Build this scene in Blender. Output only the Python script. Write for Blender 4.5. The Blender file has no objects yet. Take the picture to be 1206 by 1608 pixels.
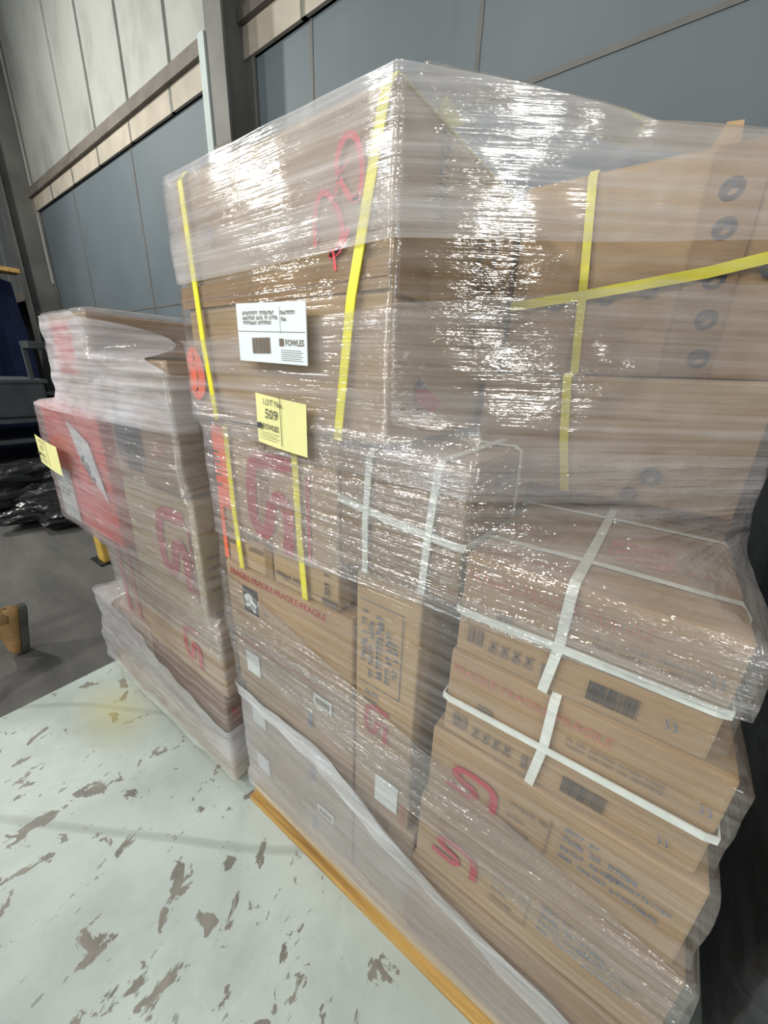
import bpy, bmesh, math, random
from mathutils import Vector, Matrix, noise

random.seed(7)
S = bpy.context.scene
COL = S.collection

# ------------------------------------------------------------------ camera
AX = Matrix(((0.80937214, 0.22766393, -0.54137406),
             (0.58628742, -0.25920879, 0.76751408),
             (0.03440635, -0.93860532, -0.34327287)))   # world axes seen from the camera (right, down, forward)
CAM_H = 1.55
cd = bpy.data.cameras.new('camera'); cam = bpy.data.objects.new('camera', cd); COL.objects.link(cam)
right = Vector([AX[i][0] for i in range(3)]); down = Vector([AX[i][1] for i in range(3)]); fwd = Vector([AX[i][2] for i in range(3)])
R = Matrix((right, -down, -fwd)).transposed().to_4x4()
cam.matrix_world = Matrix.Translation((0, 0, CAM_H)) @ R
cd.sensor_width = 36; cd.sensor_fit = 'AUTO'; cd.lens = 604 / 1608 * 36
cd.clip_start = 0.02; cd.clip_end = 200
S.camera = cam

# ------------------------------------------------------------------ light
w = bpy.data.worlds.new('world'); S.world = w; w.use_nodes = True
bg = w.node_tree.nodes['Background']; bg.inputs[0].default_value = (0.80, 0.90, 0.96, 1); bg.inputs[1].default_value = 0.25
S.view_settings.view_transform = 'Standard'; S.view_settings.look = 'None'
S.view_settings.exposure = -0.85; S.view_settings.gamma = 1.0; S.view_settings.use_curve_mapping = False
try:
    S.cycles.transparent_max_bounces = 24
    S.cycles.max_bounces = 8
except Exception: pass

def bay_and_fill(loc, power, size=0.45, col=(1.0, 0.97, 0.88)):
    l = bpy.data.lights.new('bay_and_fill_light', 'AREA'); l.shape = 'DISK'; l.size = size; l.energy = power; l.color = col
    o = bpy.data.objects.new('bay_and_fill_light', l); COL.objects.link(o); o.location = loc
    o.rotation_euler = ((Vector((-6.5, 3.0, 2.5)) if loc[0] < -7 else Vector((-0.5, 0.8, 1.0))) - Vector(loc)).to_track_quat('-Z', 'Y').to_euler()
for loc, p in [((-6.2, -3.6, 4.6), 260), ((-3.3, -3.6, 4.8), 220), ((-1.3, -3.8, 4.9), 150), ((1.3, -3.2, 4.8), 60),
               ((4.4, -3.0, 4.2), 200), ((-7.6, -0.4, 5.6), 420), ((-1.0, 1.5, 7.0), 60)]:  # the far-left lamp is an added fill that brightens the wall
    bay_and_fill(loc, p)

def glint_panel(loc, sx, sy, power):  # added light panel behind the camera, for glints on the lower film
    l = bpy.data.lights.new('glint_panel_light', 'AREA'); l.shape = 'RECTANGLE'; l.size = sx; l.size_y = sy; l.energy = power; l.color = (0.93, 0.97, 1.0)
    o = bpy.data.objects.new('glint_panel_light', l); COL.objects.link(o); o.location = loc
    o.rotation_euler = (Vector((-0.4, 0.6, 1.0)) - Vector(loc)).to_track_quat('-Z', 'Z').to_euler()
glint_panel((-3.0, -4.6, 2.0), 0.9, 2.6, 90)
glint_panel((1.9, -4.2, 2.2), 0.5, 2.4, 35)

# ------------------------------------------------------------------ node helpers
def nt(name):
    m = bpy.data.materials.new(name); m.use_nodes = True
    t = m.node_tree; b = t.nodes['Principled BSDF']; return m, t, b
def N(t, typ, **kw):
    n = t.nodes.new(typ)
    for k, v in kw.items():
        if k in n.inputs.keys(): n.inputs[k].default_value = v
        else: setattr(n, k, v)
    return n
def coords(t, scale=(1, 1, 1), rot=(0, 0, 0), loc=(0, 0, 0)):
    c = t.nodes.new('ShaderNodeTexCoord'); m = t.nodes.new('ShaderNodeMapping')
    m.inputs['Scale'].default_value = scale; m.inputs['Rotation'].default_value = rot; m.inputs['Location'].default_value = loc
    t.links.new(c.outputs['Object'], m.inputs[0]); return m.outputs[0]
def ramp(t, src, stops):
    r = t.nodes.new('ShaderNodeValToRGB'); e = r.color_ramp.elements
    while len(e) < len(stops): e.new(0.5)
    for q, (p, c) in zip(e, stops):
        q.position = p; q.color = (*c, 1) if len(c) == 3 else c
    t.links.new(src, r.inputs[0]); return r.outputs[0]
def mixc(t, fac, a, b, mode='MIX'):
    m = t.nodes.new('ShaderNodeMix'); m.data_type = 'RGBA'; m.blend_type = mode
    for i, v in ((0, fac), (6, a), (7, b)):
        if hasattr(v, 'is_output'): t.links.new(v, m.inputs[i])
        else: m.inputs[i].default_value = (*v, 1) if isinstance(v, tuple) and len(v) == 3 else v
    return m.outputs[2]
def math_(t, op, a, b=0.0, c=None, clamp=False):
    m = t.nodes.new('ShaderNodeMath'); m.operation = op; m.use_clamp = clamp
    for i, v in enumerate((a, b) if c is None else (a, b, c)):
        if hasattr(v, 'is_output'): t.links.new(v, m.inputs[i])
        else: m.inputs[i].default_value = v
    return m.outputs[0]
def noise_(t, vec, scale, detail=3, rough=0.5, dist=0.0):
    n = t.nodes.new('ShaderNodeTexNoise'); n.inputs['Scale'].default_value = scale; n.inputs['Detail'].default_value = detail
    n.inputs['Roughness'].default_value = rough; n.inputs['Distortion'].default_value = dist
    t.links.new(vec, n.inputs['Vector']); return n.outputs['Fac']
def bump(t, b, h, strength=0.3, dist=0.01):
    n = t.nodes.new('ShaderNodeBump'); n.inputs['Strength'].default_value = strength; n.inputs['Distance'].default_value = dist
    t.links.new(h, n.inputs['Height']); t.links.new(n.outputs[0], b.inputs['Normal']); return n
_seed = [0]
def plain(name, col, rough=0.6, var=0.12, scale=12, metal=0.0, bmp=0.0, spec=0.5):
    m, t, b = nt(name)
    v = coords(t); f = noise_(t, v, scale, 4)
    lo = tuple(c * (1 - var) for c in col); hi = tuple(min(1, c * (1 + var)) for c in col)
    t.links.new(ramp(t, f, [(0.3, lo), (0.7, hi)]), b.inputs['Base Color'])
    b.inputs['Roughness'].default_value = rough; b.inputs['Metallic'].default_value = metal
    b.inputs['Specular IOR Level'].default_value = spec
    if bmp: bump(t, b, noise_(t, v, scale * 3, 4), bmp, 0.01)
    return m
def cardboard(name, col):
    m, t, b = nt(name)
    v = coords(t)
    f = noise_(t, v, 3.0, 5, 0.6)
    fib = noise_(t, coords(t, (8, 8, 160)), 1.0, 3)
    f2 = math_(t, 'ADD', math_(t, 'MULTIPLY', f, 0.75), math_(t, 'MULTIPLY', fib, 0.25))
    lo = tuple(c * 0.80 for c in col); hi = tuple(min(1, c * 1.18) for c in col)
    c1 = ramp(t, f2, [(0.3, lo), (0.7, hi)])
    scuff = ramp(t, noise_(t, v, 9.0, 6, 0.7), [(0.60, (0, 0, 0)), (0.75, (1, 1, 1))])
    c2 = mixc(t, math_(t, 'MULTIPLY', scuff, 0.25), c1, tuple(c * 0.6 for c in col))
    t.links.new(c2, b.inputs['Base Color'])
    b.inputs['Roughness'].default_value = 0.72; b.inputs['Specular IOR Level'].default_value = 0.3
    bump(t, b, math_(t, 'ADD', fib, f), 0.12, 0.004)
    return m
M = {}
M['card'] = cardboard('cardboard', (0.37, 0.25, 0.14))
M['card_tan'] = cardboard('cardboard_tan', (0.42, 0.295, 0.165))
M['card_brown'] = cardboard('cardboard_brown', (0.29, 0.19, 0.105))
M['card_grey'] = cardboard('cardboard_greyish', (0.33, 0.25, 0.18))
M['card_yellow'] = cardboard('cardboard_yellowish', (0.42, 0.33, 0.17))
M['card_orange'] = cardboard('cardboard_orange', (0.52, 0.27, 0.10))
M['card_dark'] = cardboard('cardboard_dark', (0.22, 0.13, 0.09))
M['card_red'] = plain('red_print_board', (0.72, 0.07, 0.04), 0.5, 0.15, 6)
M['tape'] = plain('brown_packing_tape', (0.30, 0.185, 0.085), 0.28, 0.15, 10)
M['ink_black'] = plain('black_ink', (0.045, 0.045, 0.055), 0.7)
M['ink_grey'] = plain('faded_black_ink', (0.17, 0.13, 0.10), 0.7)
M['ink_blue'] = plain('blue_grey_ink', (0.12, 0.15, 0.22), 0.7)
M['ink_red'] = plain('red_ink', (0.42, 0.03, 0.05), 0.6)
M['ink_palered'] = plain('faded_red_ink', (0.46, 0.14, 0.09), 0.7)
M['marker_red'] = plain('red_marker', (0.85, 0.05, 0.07), 0.5)
M['ink_orange'] = plain('orange_red_print', (0.95, 0.16, 0.05), 0.5)
M['paper'] = plain('white_paper', (0.76, 0.84, 0.88), 0.5, 0.03)
M['paper_grey'] = plain('off_white_paper', (0.62, 0.66, 0.66), 0.5, 0.05)
M['paper_yellow'] = plain('yellow_paper', (0.80, 0.78, 0.36), 0.55, 0.04)
M['strap_white'] = plain('white_strapping', (0.74, 0.78, 0.74), 0.4, 0.08, 40)
M['strap_yellow'] = plain('yellow_strapping', (0.80, 0.74, 0.05), 0.35, 0.12, 20)
M['wood'] = None
m, t, b = nt('pallet_wood')
g = noise_(t, coords(t, (2.0, 30, 30)), 1.0, 5, 0.6, 0.6)
t.links.new(ramp(t, g, [(0.25, (0.20, 0.10, 0.03)), (0.5, (0.46, 0.29, 0.09)), (0.75, (0.58, 0.40, 0.15))]), b.inputs['Base Color'])
b.inputs['Roughness'].default_value = 0.7; bump(t, b, g, 0.4, 0.004); M['wood'] = m
M['black_plastic'] = plain('black_plastic', (0.012, 0.012, 0.014), 0.22, 0.3, 8, bmp=0.6)
M['dark_metal'] = plain('dark_steel', (0.016, 0.018, 0.020), 0.45, 0.3, 5, metal=0.3)
M['grey_metal'] = plain('grey_painted_steel', (0.050, 0.060, 0.066), 0.5, 0.25, 4)
M['blue_tarp'] = plain('dark_blue_tarpaulin', (0.004, 0.008, 0.032), 0.6, 0.4, 4, bmp=0.5, spec=0.2)
M['yellow_paint'] = plain('worn_yellow_paint', (0.60, 0.40, 0.08), 0.5, 0.2, 9)
M['denim'] = plain('blue_denim', (0.07, 0.11, 0.22), 0.85, 0.25, 60, bmp=0.3)
M['leather'] = plain('tan_nubuck', (0.33, 0.20, 0.085), 0.75, 0.2, 14, bmp=0.25)
M['rubber'] = plain('dark_rubber', (0.05, 0.055, 0.05), 0.75, 0.2, 12)
M['hi_vis'] = plain('dark_work_shirt', (0.05, 0.06, 0.10), 0.8)
M['skin'] = plain('skin', (0.55, 0.33, 0.23), 0.5, 0.06)
M['hair'] = plain('dark_hair', (0.04, 0.028, 0.02), 0.6)

# floor paint: pale mint sheet, worn patches, scratches, one yellow stain
m, t, b = nt('painted_steel_floor')
v = coords(t)
cloud = ramp(t, noise_(t, v, 1.6, 5, 0.6), [(0.25, (0.31, 0.36, 0.35)), (0.55, (0.445, 0.51, 0.49)), (0.8, (0.51, 0.575, 0.55))])
grime = ramp(t, noise_(t, coords(t, (1, 1, 1), (0, 0, 0.5), (3, 1, 0)), 2.6, 6, 0.7, 0.4), [(0.50, (0, 0, 0)), (0.80, (1, 1, 1))])
c = mixc(t, math_(t, 'MULTIPLY', grime, 0.7), cloud, (0.27, 0.31, 0.31))
chipn = noise_(t, coords(t, (12.0, 9.0, 1), (0, 0, 0.25)), 1.0, 5, 0.62, 0.5)
mask = noise_(t, v, 1.7, 2)
chipv = math_(t, 'ADD', chipn, math_(t, 'MULTIPLY', mask, 0.22))
chip = ramp(t, chipv, [(0.712, (0, 0, 0)), (0.732, (1, 1, 1))])
c = mixc(t, math_(t, 'MULTIPLY', chip, 0.88), c, ramp(t, noise_(t, v, 14, 3), [(0.3, (0.11, 0.10, 0.09)), (0.7, (0.22, 0.195, 0.17))]))
small = ramp(t, noise_(t, coords(t, (42, 18, 1), (0, 0, 0.2)), 1.0, 3, 0.6), [(0.665, (0, 0, 0)), (0.69, (1, 1, 1))])
c = mixc(t, math_(t, 'MULTIPLY', small, 0.6), c, (0.15, 0.15, 0.14))
scr = t.nodes.new('ShaderNodeTexWave'); scr.inputs['Scale'].default_value = 0.55; scr.inputs['Distortion'].default_value = 6; scr.inputs['Detail'].default_value = 2; scr.inputs['Detail Scale'].default_value = 0.6
t.links.new(coords(t, (1, 1, 1), (0, 0, 0.9)), scr.inputs['Vector'])
scl = ramp(t, scr.outputs['Fac'], [(0.988, (0, 0, 0)), (0.999, (1, 1, 1))])
c = mixc(t, math_(t, 'MULTIPLY', scl, 0.35), c, (0.16, 0.17, 0.16))
gr = t.nodes.new('ShaderNodeTexGradient'); gr.gradient_type = 'SPHERICAL'
t.links.new(coords(t, (3.2, 6.0, 1), (0, 0, 0), (3.2 * 1.80, -6 * 0.40, 0)), gr.inputs[0])
c = mixc(t, math_(t, 'MULTIPLY', gr.outputs['Fac'], 0.42, clamp=True), c, (0.66, 0.60, 0.18))
t.links.new(c, b.inputs['Base Color']); b.inputs['Roughness'].default_value = 0.42; b.inputs['Specular IOR Level'].default_value = 0.35
bump(t, b, chipv, 0.1, 0.01); M['floor'] = m
m, t, b = nt('asphalt')
v = coords(t)
c = ramp(t, noise_(t, coords(t, (0.5, 2.2, 1), (0, 0, 0.3)), 2.0, 6, 0.6), [(0.3, (0.055, 0.055, 0.053)), (0.7, (0.125, 0.122, 0.117))])
t.links.new(c, b.inputs['Base Color']); b.inputs['Roughness'].default_value = 0.7
bump(t, b, noise_(t, v, 120, 3), 0.5, 0.004); M['asphalt'] = m
# walls
m, t, b = nt('blue_grey_wall_paint')
v = coords(t)
c = ramp(t, noise_(t, v, 0.6, 5), [(0.3, (0.095, 0.120, 0.140)), (0.7, (0.140, 0.170, 0.195))])
run = ramp(t, noise_(t, coords(t, (2.5, 1, 0.35)), 1.3, 5, 0.7), [(0.62, (0, 0, 0)), (0.78, (1, 1, 1))])
c = mixc(t, math_(t, 'MULTIPLY', run, 0.35), c, (0.08, 0.10, 0.11))
t.links.new(c, b.inputs['Base Color']); b.inputs['Roughness'].default_value = 0.6; M['wall_blue'] = m
m, t, b = nt('dirty_white_cladding')
v = coords(t)
c = ramp(t, noise_(t, coords(t, (1.1, 1, 0.7)), 0.9, 5, 0.6), [(0.28, (0.22, 0.22, 0.205)), (0.5, (0.37, 0.385, 0.37)), (0.8, (0.44, 0.46, 0.44))])
t.links.new(c, b.inputs['Base Color']); b.inputs['Roughness'].default_value = 0.6; M['wall_white'] = m
M['beam_tan'] = plain('dusty_tan_steel', (0.42, 0.38, 0.32), 0.7, 0.15, 3)
M['beam_dark'] = plain('grimy_steel', (0.15, 0.135, 0.12), 0.7, 0.25, 3)
M['column'] = plain('column_paint', (0.125, 0.125, 0.12), 0.6, 0.25, 2)
M['column_pale'] = plain('pale_column_edge', (0.40, 0.47, 0.47), 0.6, 0.15, 3)
M['void'] = plain('painted_dark_void', (0.012, 0.013, 0.016), 0.8, 0.3, 1)  # near-black colour stands in for the shade inside the opening

def film(name, lo, hi, tilt=0.0, ridge=75, bstr=0.8, gloss=0.10, rough=0.13, col=(0.86, 0.85, 0.89), off=0.0, dist=0.0022, thr=(0.36, 0.66)):
    """clear stretch film: see-through, with stretched horizontal ridges that haze and glint"""
    m = bpy.data.materials.new(name); m.use_nodes = True; t = m.node_tree; t.nodes.clear()
    out = t.nodes.new('ShaderNodeOutputMaterial')
    v1 = coords(t, (1.5, 1.5, ridge), (0, tilt, 0), (off, off * 0.7, off * 3))
    n1 = noise_(t, v1, 1.0, 3, 0.55, 0.15)
    n2 = noise_(t, coords(t, (9, 9, 30), (0, tilt * 1.6 + 0.10, 0), (off, 0, 0)), 1.0, 4, 0.6, 0.3)
    n3 = noise_(t, coords(t, (1, 1, 1), (0, 0, 0), (off * 2, 0, 0)), 2.2, 3, 0.5)
    h = math_(t, 'ADD', math_(t, 'MULTIPLY', n1, 1.0), math_(t, 'MULTIPLY', n2, 0.8))
    bp = t.nodes.new('ShaderNodeBump'); bp.inputs['Strength'].default_value = bstr; bp.inputs['Distance'].default_value = dist
    t.links.new(h, bp.inputs['Height'])
    mr = t.nodes.new('ShaderNodeMapRange'); mr.inputs[1].default_value = thr[0]; mr.inputs[2].default_value = thr[1]
    mr.inputs[3].default_value = lo; mr.inputs[4].default_value = hi
    s = math_(t, 'ADD', math_(t, 'MULTIPLY', n1, 0.75), math_(t, 'MULTIPLY', n2, 0.25))
    t.links.new(s, mr.inputs[0])
    patch = math_(t, 'ADD', math_(t, 'MULTIPLY', n3, 1.5), 0.25)
    haze = math_(t, 'MULTIPLY', mr.outputs[0], patch, clamp=True)
    tr = t.nodes.new('ShaderNodeBsdfTransparent')
    df = t.nodes.new('ShaderNodeBsdfDiffuse'); df.inputs[0].default_value = (*col, 1)
    tl = t.nodes.new('ShaderNodeBsdfTranslucent'); tl.inputs[0].default_value = (*col, 1)
    dm = t.nodes.new('ShaderNodeMixShader'); dm.inputs[0].default_value = 0.3
    t.links.new(df.outputs[0], dm.inputs[1]); t.links.new(tl.outputs[0], dm.inputs[2])
    gl = t.nodes.new('ShaderNodeBsdfGlossy'); gl.inputs['Roughness'].default_value = rough; gl.inputs[0].default_value = (1, 1, 1, 1)
    t.links.new(bp.outputs[0], gl.inputs['Normal']); t.links.new(bp.outputs[0], df.inputs['Normal'])
    m1 = t.nodes.new('ShaderNodeMixShader'); t.links.new(haze, m1.inputs[0]); t.links.new(tr.outputs[0], m1.inputs[1]); t.links.new(dm.outputs[0], m1.inputs[2])
    lw = t.nodes.new('ShaderNodeLayerWeight'); lw.inputs[0].default_value = 0.25; t.links.new(bp.outputs[0], lw.inputs['Normal'])
    fr = math_(t, 'ADD', gloss, math_(t, 'MULTIPLY', lw.outputs['Fresnel'], 0.35), clamp=True)
    m2 = t.nodes.new('ShaderNodeMixShader'); t.links.new(fr, m2.inputs[0]); t.links.new(m1.outputs[0], m2.inputs[1]); t.links.new(gl.outputs[0], m2.inputs[2])
    t.links.new(m2.outputs[0], out.inputs[0])
    return m

# ------------------------------------------------------------------ mesh helpers
def finish(name, bm, mat, parent=None, smooth=False, bevel=0.0):
    me = bpy.data.meshes.new(name); bmesh.ops.recalc_face_normals(bm, faces=bm.faces); bm.to_mesh(me); bm.free()
    if smooth:
        for p in me.polygons: p.use_smooth = True
    me.materials.append(mat)
    o = bpy.data.objects.new(name, me); COL.objects.link(o)
    if bevel:
        bv = o.modifiers.new('bevel', 'BEVEL'); bv.width = bevel; bv.segments = 2; bv.limit_method = 'ANGLE'
    if parent is not None:
        o.parent = parent
        if parent.type == 'EMPTY' or parent.location.length > 0 or parent.rotation_euler.z:
            bpy.context.view_layer.update(); o.matrix_parent_inverse = parent.matrix_world.inverted()
    return o
def tag(o, label=None, cat=None, group=None, kind=None):
    if label: o['label'] = label
    if cat: o['category'] = cat
    if group: o['group'] = group
    if kind: o['kind'] = kind
    return o
def empty(name, loc):
    o = bpy.data.objects.new(name, None); COL.objects.link(o); o.location = loc; o.empty_display_size = 0.1; return o
def add_box(bm, x0, x1, y0, y1, z0, z1, mat=None):
    vs = [bm.verts.new(p) for p in [(x0, y0, z0), (x1, y0, z0), (x1, y1, z0), (x0, y1, z0), (x0, y0, z1), (x1, y0, z1), (x1, y1, z1), (x0, y1, z1)]]
    if mat is not None:
        for q in vs: q.co = mat @ q.co
    for f in [(0, 3, 2, 1), (4, 5, 6, 7), (0, 1, 5, 4), (1, 2, 6, 5), (2, 3, 7, 6), (3, 0, 4, 7)]: bm.faces.new([vs[i] for i in f])
def add_tube(bm, pts, r, seg=8, r2=None):
    rings = []
    for i, p in enumerate(pts):
        p = Vector(p); a = Vector(pts[max(i - 1, 0)]); c = Vector(pts[min(i + 1, len(pts) - 1)]); d = (c - a).normalized()
        up = Vector((0, 0, 1)) if abs(d.z) < 0.9 else Vector((1, 0, 0)); s = d.cross(up).normalized(); u = s.cross(d)
        rr = r if r2 is None else r + (r2 - r) * i / (len(pts) - 1)
        rings.append([bm.verts.new(p + rr * (math.cos(k * 2 * math.pi / seg) * s + math.sin(k * 2 * math.pi / seg) * u)) for k in range(seg)])
    for a, c in zip(rings, rings[1:]):
        for k in range(seg): bm.faces.new([a[k], a[(k + 1) % seg], c[(k + 1) % seg], c[k]])
    bm.faces.new(rings[0][::-1]); bm.faces.new(rings[-1])

class Face:
    """a printed face of a box: origin o, u along reading direction, v up, n outward"""
    def __init__(s, o, u, v, n): s.o, s.u, s.v, s.n = Vector(o), Vector(u), Vector(v), Vector(n)
    def p(s, a, b, h=0.0): return s.o + s.u * a + s.v * b + s.n * h
def front(y): return Face((0, y, 0), (1, 0, 0), (0, 0, 1), (0, -1, 0))     # a = x, b = z
def side(x): return Face((x, 0, 0), (0, 1, 0), (0, 0, 1), (1, 0, 0))       # a = y, b = z (faces +x)
def quad_on(bm, F, a0, a1, b0, b1, h=0.0012, th=0.0008, rot=0.0, skew=0.0):
    ca, cb = (a0 + a1) / 2, (b0 + b1) / 2
    def q(a, b, hh):
        da, db = a - ca, b - cb
        return F.p(ca + da * math.cos(rot) - db * math.sin(rot), cb + da * math.sin(rot) + db * math.cos(rot) + skew * da, hh)
    vs = [bm.verts.new(q(a, b, hh)) for hh in (h - th, h) for a, b in ((a0, b0), (a1, b0), (a1, b1), (a0, b1))]
    for f in [(0, 3, 2, 1), (4, 5, 6, 7), (0, 1, 5, 4), (1, 2, 6, 5), (2, 3, 7, 6), (3, 0, 4, 7)]: bm.faces.new([vs[i] for i in f])
def text_on(bm, F, s, a, b, size, rot=0.0, h=0.0016, sx=1.0, bold=0.0):
    cr, sr = math.cos(rot), math.sin(rot)
    if s.startswith('~'):                       # lettering the photograph does not let one read: a row of small ink strokes
        rnd = random.Random(s + str(round(a, 3))); x = 0.0
        for ch in s[1:]:
            wd_ = size * 0.52 * sx
            if ch != ' ':
                for q0, q1, q2, q3 in rnd.choice([((0, .24, 0, .7), (.24, .80, .52, .7), (.56, .80, 0, .52)), ((0, .24, 0, .7), (.24, .80, 0, .18), (.24, .70, .28, .46)), ((.02, .80, .52, .7), (.28, .54, 0, .52))]):
                    P_ = [(x + q0 * wd_, q2 * size), (x + q1 * wd_, q2 * size), (x + q1 * wd_, q3 * size), (x + q0 * wd_, q3 * size)]
                    bm.faces.new([bm.verts.new(F.p(a + px * cr - py * sr, b + px * sr + py * cr, h)) for px, py in P_])
            x += wd_ * 1.05
        return
    c = bpy.data.curves.new('t', 'FONT'); c.body = s; c.size = size; c.resolution_u = 2; c.offset = bold * size
    o = bpy.data.objects.new('t', c); COL.objects.link(o); bpy.context.view_layer.update()
    dg = bpy.context.evaluated_depsgraph_get(); me = bpy.data.meshes.new_from_object(o.evaluated_get(dg))
    cr, sr = math.cos(rot), math.sin(rot)
    vs = [bm.verts.new(F.p(a + (v.co.x * sx * cr - v.co.y * sr), b + (v.co.x * sx * sr + v.co.y * cr), h)) for v in me.vertices]
    for p in me.polygons:
        try: bm.faces.new([vs[i] for i in p.vertices])
        except ValueError: pass
    bpy.data.objects.remove(o); bpy.data.curves.remove(c); bpy.data.meshes.remove(me)
def stroke_on(bm, F, pts, wd, h=0.0016):
    """a flat brush stroke through (a, b) points, rounded by Catmull-Rom"""
    P = [Vector((p[0], p[1])) for p in pts]; Q = []
    for i in range(len(P) - 1):
        p0, p1, p2, p3 = P[max(i - 1, 0)], P[i], P[i + 1], P[min(i + 2, len(P) - 1)]
        for k in range(6):
            u = k / 6; Q.append(0.5 * ((2 * p1) + (p2 - p0) * u + (2 * p0 - 5 * p1 + 4 * p2 - p3) * u * u + (3 * p1 - p0 - 3 * p2 + p3) * u ** 3))
    Q.append(P[-1]); L = []
    for i, q in enumerate(Q):
        d = (Q[min(i + 1, len(Q) - 1)] - Q[max(i - 1, 0)]); d = d.normalized() if d.length else Vector((1, 0)); n = Vector((-d.y, d.x)) * wd / 2
        L.append((bm.verts.new(F.p(*(q + n), h)), bm.verts.new(F.p(*(q - n), h))))
    for x, y in zip(L, L[1:]): bm.faces.new([x[0], x[1], y[1], y[0]])
def logo(F, parent, a, b, sz, rot=0.0, mat='ink_red', wd=0.15):
    """the curled two-stroke mark: an S whose top runs on into a 1"""
    def T(pts):
        cr, sr = math.cos(rot), math.sin(rot)
        return [(a + sz * (x * cr - y * sr), b + sz * (x * sr + y * cr)) for x, y in pts]
    bm = bmesh.new()
    stroke_on(bm, F, T([(-.62, -.30), (-.2, -.33), (.02, -.32), (.14, -.18), (.02, -.02), (-.25, .04), (-.42, .18), (-.30, .36), (-.05, .40), (.30, .38), (.52, .30), (.60, .05), (.60, -.42)]), sz * wd)
    return tag(finish('printed_logo', bm, M[mat], parent), 'red curled logo printed on the carton')
def barcode(F, parent, a0, a1, b0, b1, mat='ink_black', n=26, skew=0.0):
    bm = bmesh.new(); x = a0; rnd = random.Random(int(a0 * 1000))
    while x < a1:
        wdt = (a1 - a0) / n * rnd.choice((0.4, 0.6, 1.0)); quad_on(bm, F, x, min(x + wdt, a1), b0, b1, 0.0022, 0.0004); x += wdt + (a1 - a0) / n * rnd.choice((0.4, 0.7))
    return finish('barcode', bm, M[mat], parent)
def text(F, parent, rows, mat='ink_black', rot=0.0, sx=1.0, bold=0.0):
    bm = bmesh.new()
    for s, a, b, size in rows: text_on(bm, F, s, a, b, size, rot, sx=sx, bold=bold)
    return finish('printed_text', bm, M[mat], parent)
def paper(F, parent, a0, a1, b0, b1, mat='paper_grey', label=None, h=0.002):
    bm = bmesh.new(); quad_on(bm, F, a0, a1, b0, b1, h, 0.001)
    o = finish('paper_label', bm, M[mat], parent)
    if label: o['label'] = label
    return o

CARTONS = []
def carton(x0, x1, y0, y1, z0, z1, mat, label, group=None, bulge=0.004, name='cardboard_carton', cat='carton', rec=True, top_flaps=True, load=1):
    """corrugated box: soft bulging walls, four top flaps meeting on a seam, tape over the seam"""
    bm = bmesh.new(); seed = len(CARTONS) * 3.1
    nx, ny, nz = 10, 8, 8
    faces = []
    def pt(u, v, w_):
        p = Vector((x0 + (x1 - x0) * u, y0 + (y1 - y0) * v, z0 + (z1 - z0) * w_))
        q = noise.noise(p * 4 + Vector((seed, 0, 0)))
        su, sv, sw = math.sin(math.pi * u), math.sin(math.pi * v), math.sin(math.pi * w_)
        k = bulge * (0.6 + q)
        p.x += (2 * u - 1) * k * sv * sw * (1 if u in (0, 1) else 0)
        p.y += (2 * v - 1) * k * su * sw * (1 if v in (0, 1) else 0)
        return p
    cache = {}
    def V(i, j, k):
        if (i, j, k) not in cache: cache[(i, j, k)] = bm.verts.new(pt(i / nx, j / ny, k / nz))
        return cache[(i, j, k)]
    for i in range(nx):
        for j in range(ny):
            for k in (0, nz): bm.faces.new([V(i, j, k), V(i + 1, j, k), V(i + 1, j + 1, k), V(i, j + 1, k)])
        for k in range(nz):
            for j in (0, ny): bm.faces.new([V(i, j, k), V(i + 1, j, k), V(i + 1, j, k + 1), V(i, j, k + 1)])
    for j in range(ny):
        for k in range(nz):
            for i in (0, nx): bm.faces.new([V(i, j, k), V(i, j + 1, k), V(i, j + 1, k + 1), V(i, j, k + 1)])
    CARTONS.append((x0, x1, y0, y1, z0, z1, load))
    o = finish(name, bm, M[mat], None, smooth=False, bevel=0.006)
    tag(o, label, cat, group)
    if top_flaps:
        ym = (y0 + y1) / 2
        for ya, yb in ((y0 + .004, ym - .002), (ym + .002, y1 - .004)):
            f = bmesh.new(); add_box(f, x0 + .004, x1 - .004, ya, yb, z1 - .0005, z1 + .0025); finish('top_flap', f, M[mat], o)
        f = bmesh.new(); add_box(f, x0 + .002, x1 - .002, ym - .03, ym + .03, z1 + .002, z1 + .0035); finish('packing_tape', f, M['tape'], o)
    return o
def strap(bm, pts, wd, n_list, th=0.0016):
    """flat band through 3-D points; n_list outward normal at each point"""
    L = []
    for i, p in enumerate(pts):
        p = Vector(p); d = (Vector(pts[min(i + 1, len(pts) - 1)]) - Vector(pts[max(i - 1, 0)])).normalized(); n = Vector(n_list[i]).normalized()
        s = d.cross(n).normalized() * wd / 2
        L.append([bm.verts.new(p + s + n * .001), bm.verts.new(p - s + n * .001), bm.verts.new(p - s + n * (th + .002)), bm.verts.new(p + s + n * (th + .002))])
    for a, c in zip(L, L[1:]):
        for k in range(4): bm.faces.new([a[k], a[(k + 1) % 4], c[(k + 1) % 4], c[k]])
    bm.faces.new(L[0]); bm.faces.new(L[-1][::-1])
def strap_obj(parent, pts, wd, n_list, mat):
    bm = bmesh.new(); strap(bm, pts, wd, n_list)
    return tag(finish('strapping_band', bm, M[mat], parent), 'white plastic strap' if mat == 'strap_white' else 'yellow plastic strap')

# ================================================================== SETTING
bm = bmesh.new(); add_box(bm, -30, 8, -8, 12, -0.06, -0.012); tag(finish('floor', bm, M['asphalt']), kind='structure')
bm = bmesh.new(); add_box(bm, -2.165, 6, -6, 2.6, -0.0115, 0.0); tag(finish('floor_plate', bm, M['floor'], bevel=0.004), kind='structure')

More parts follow.
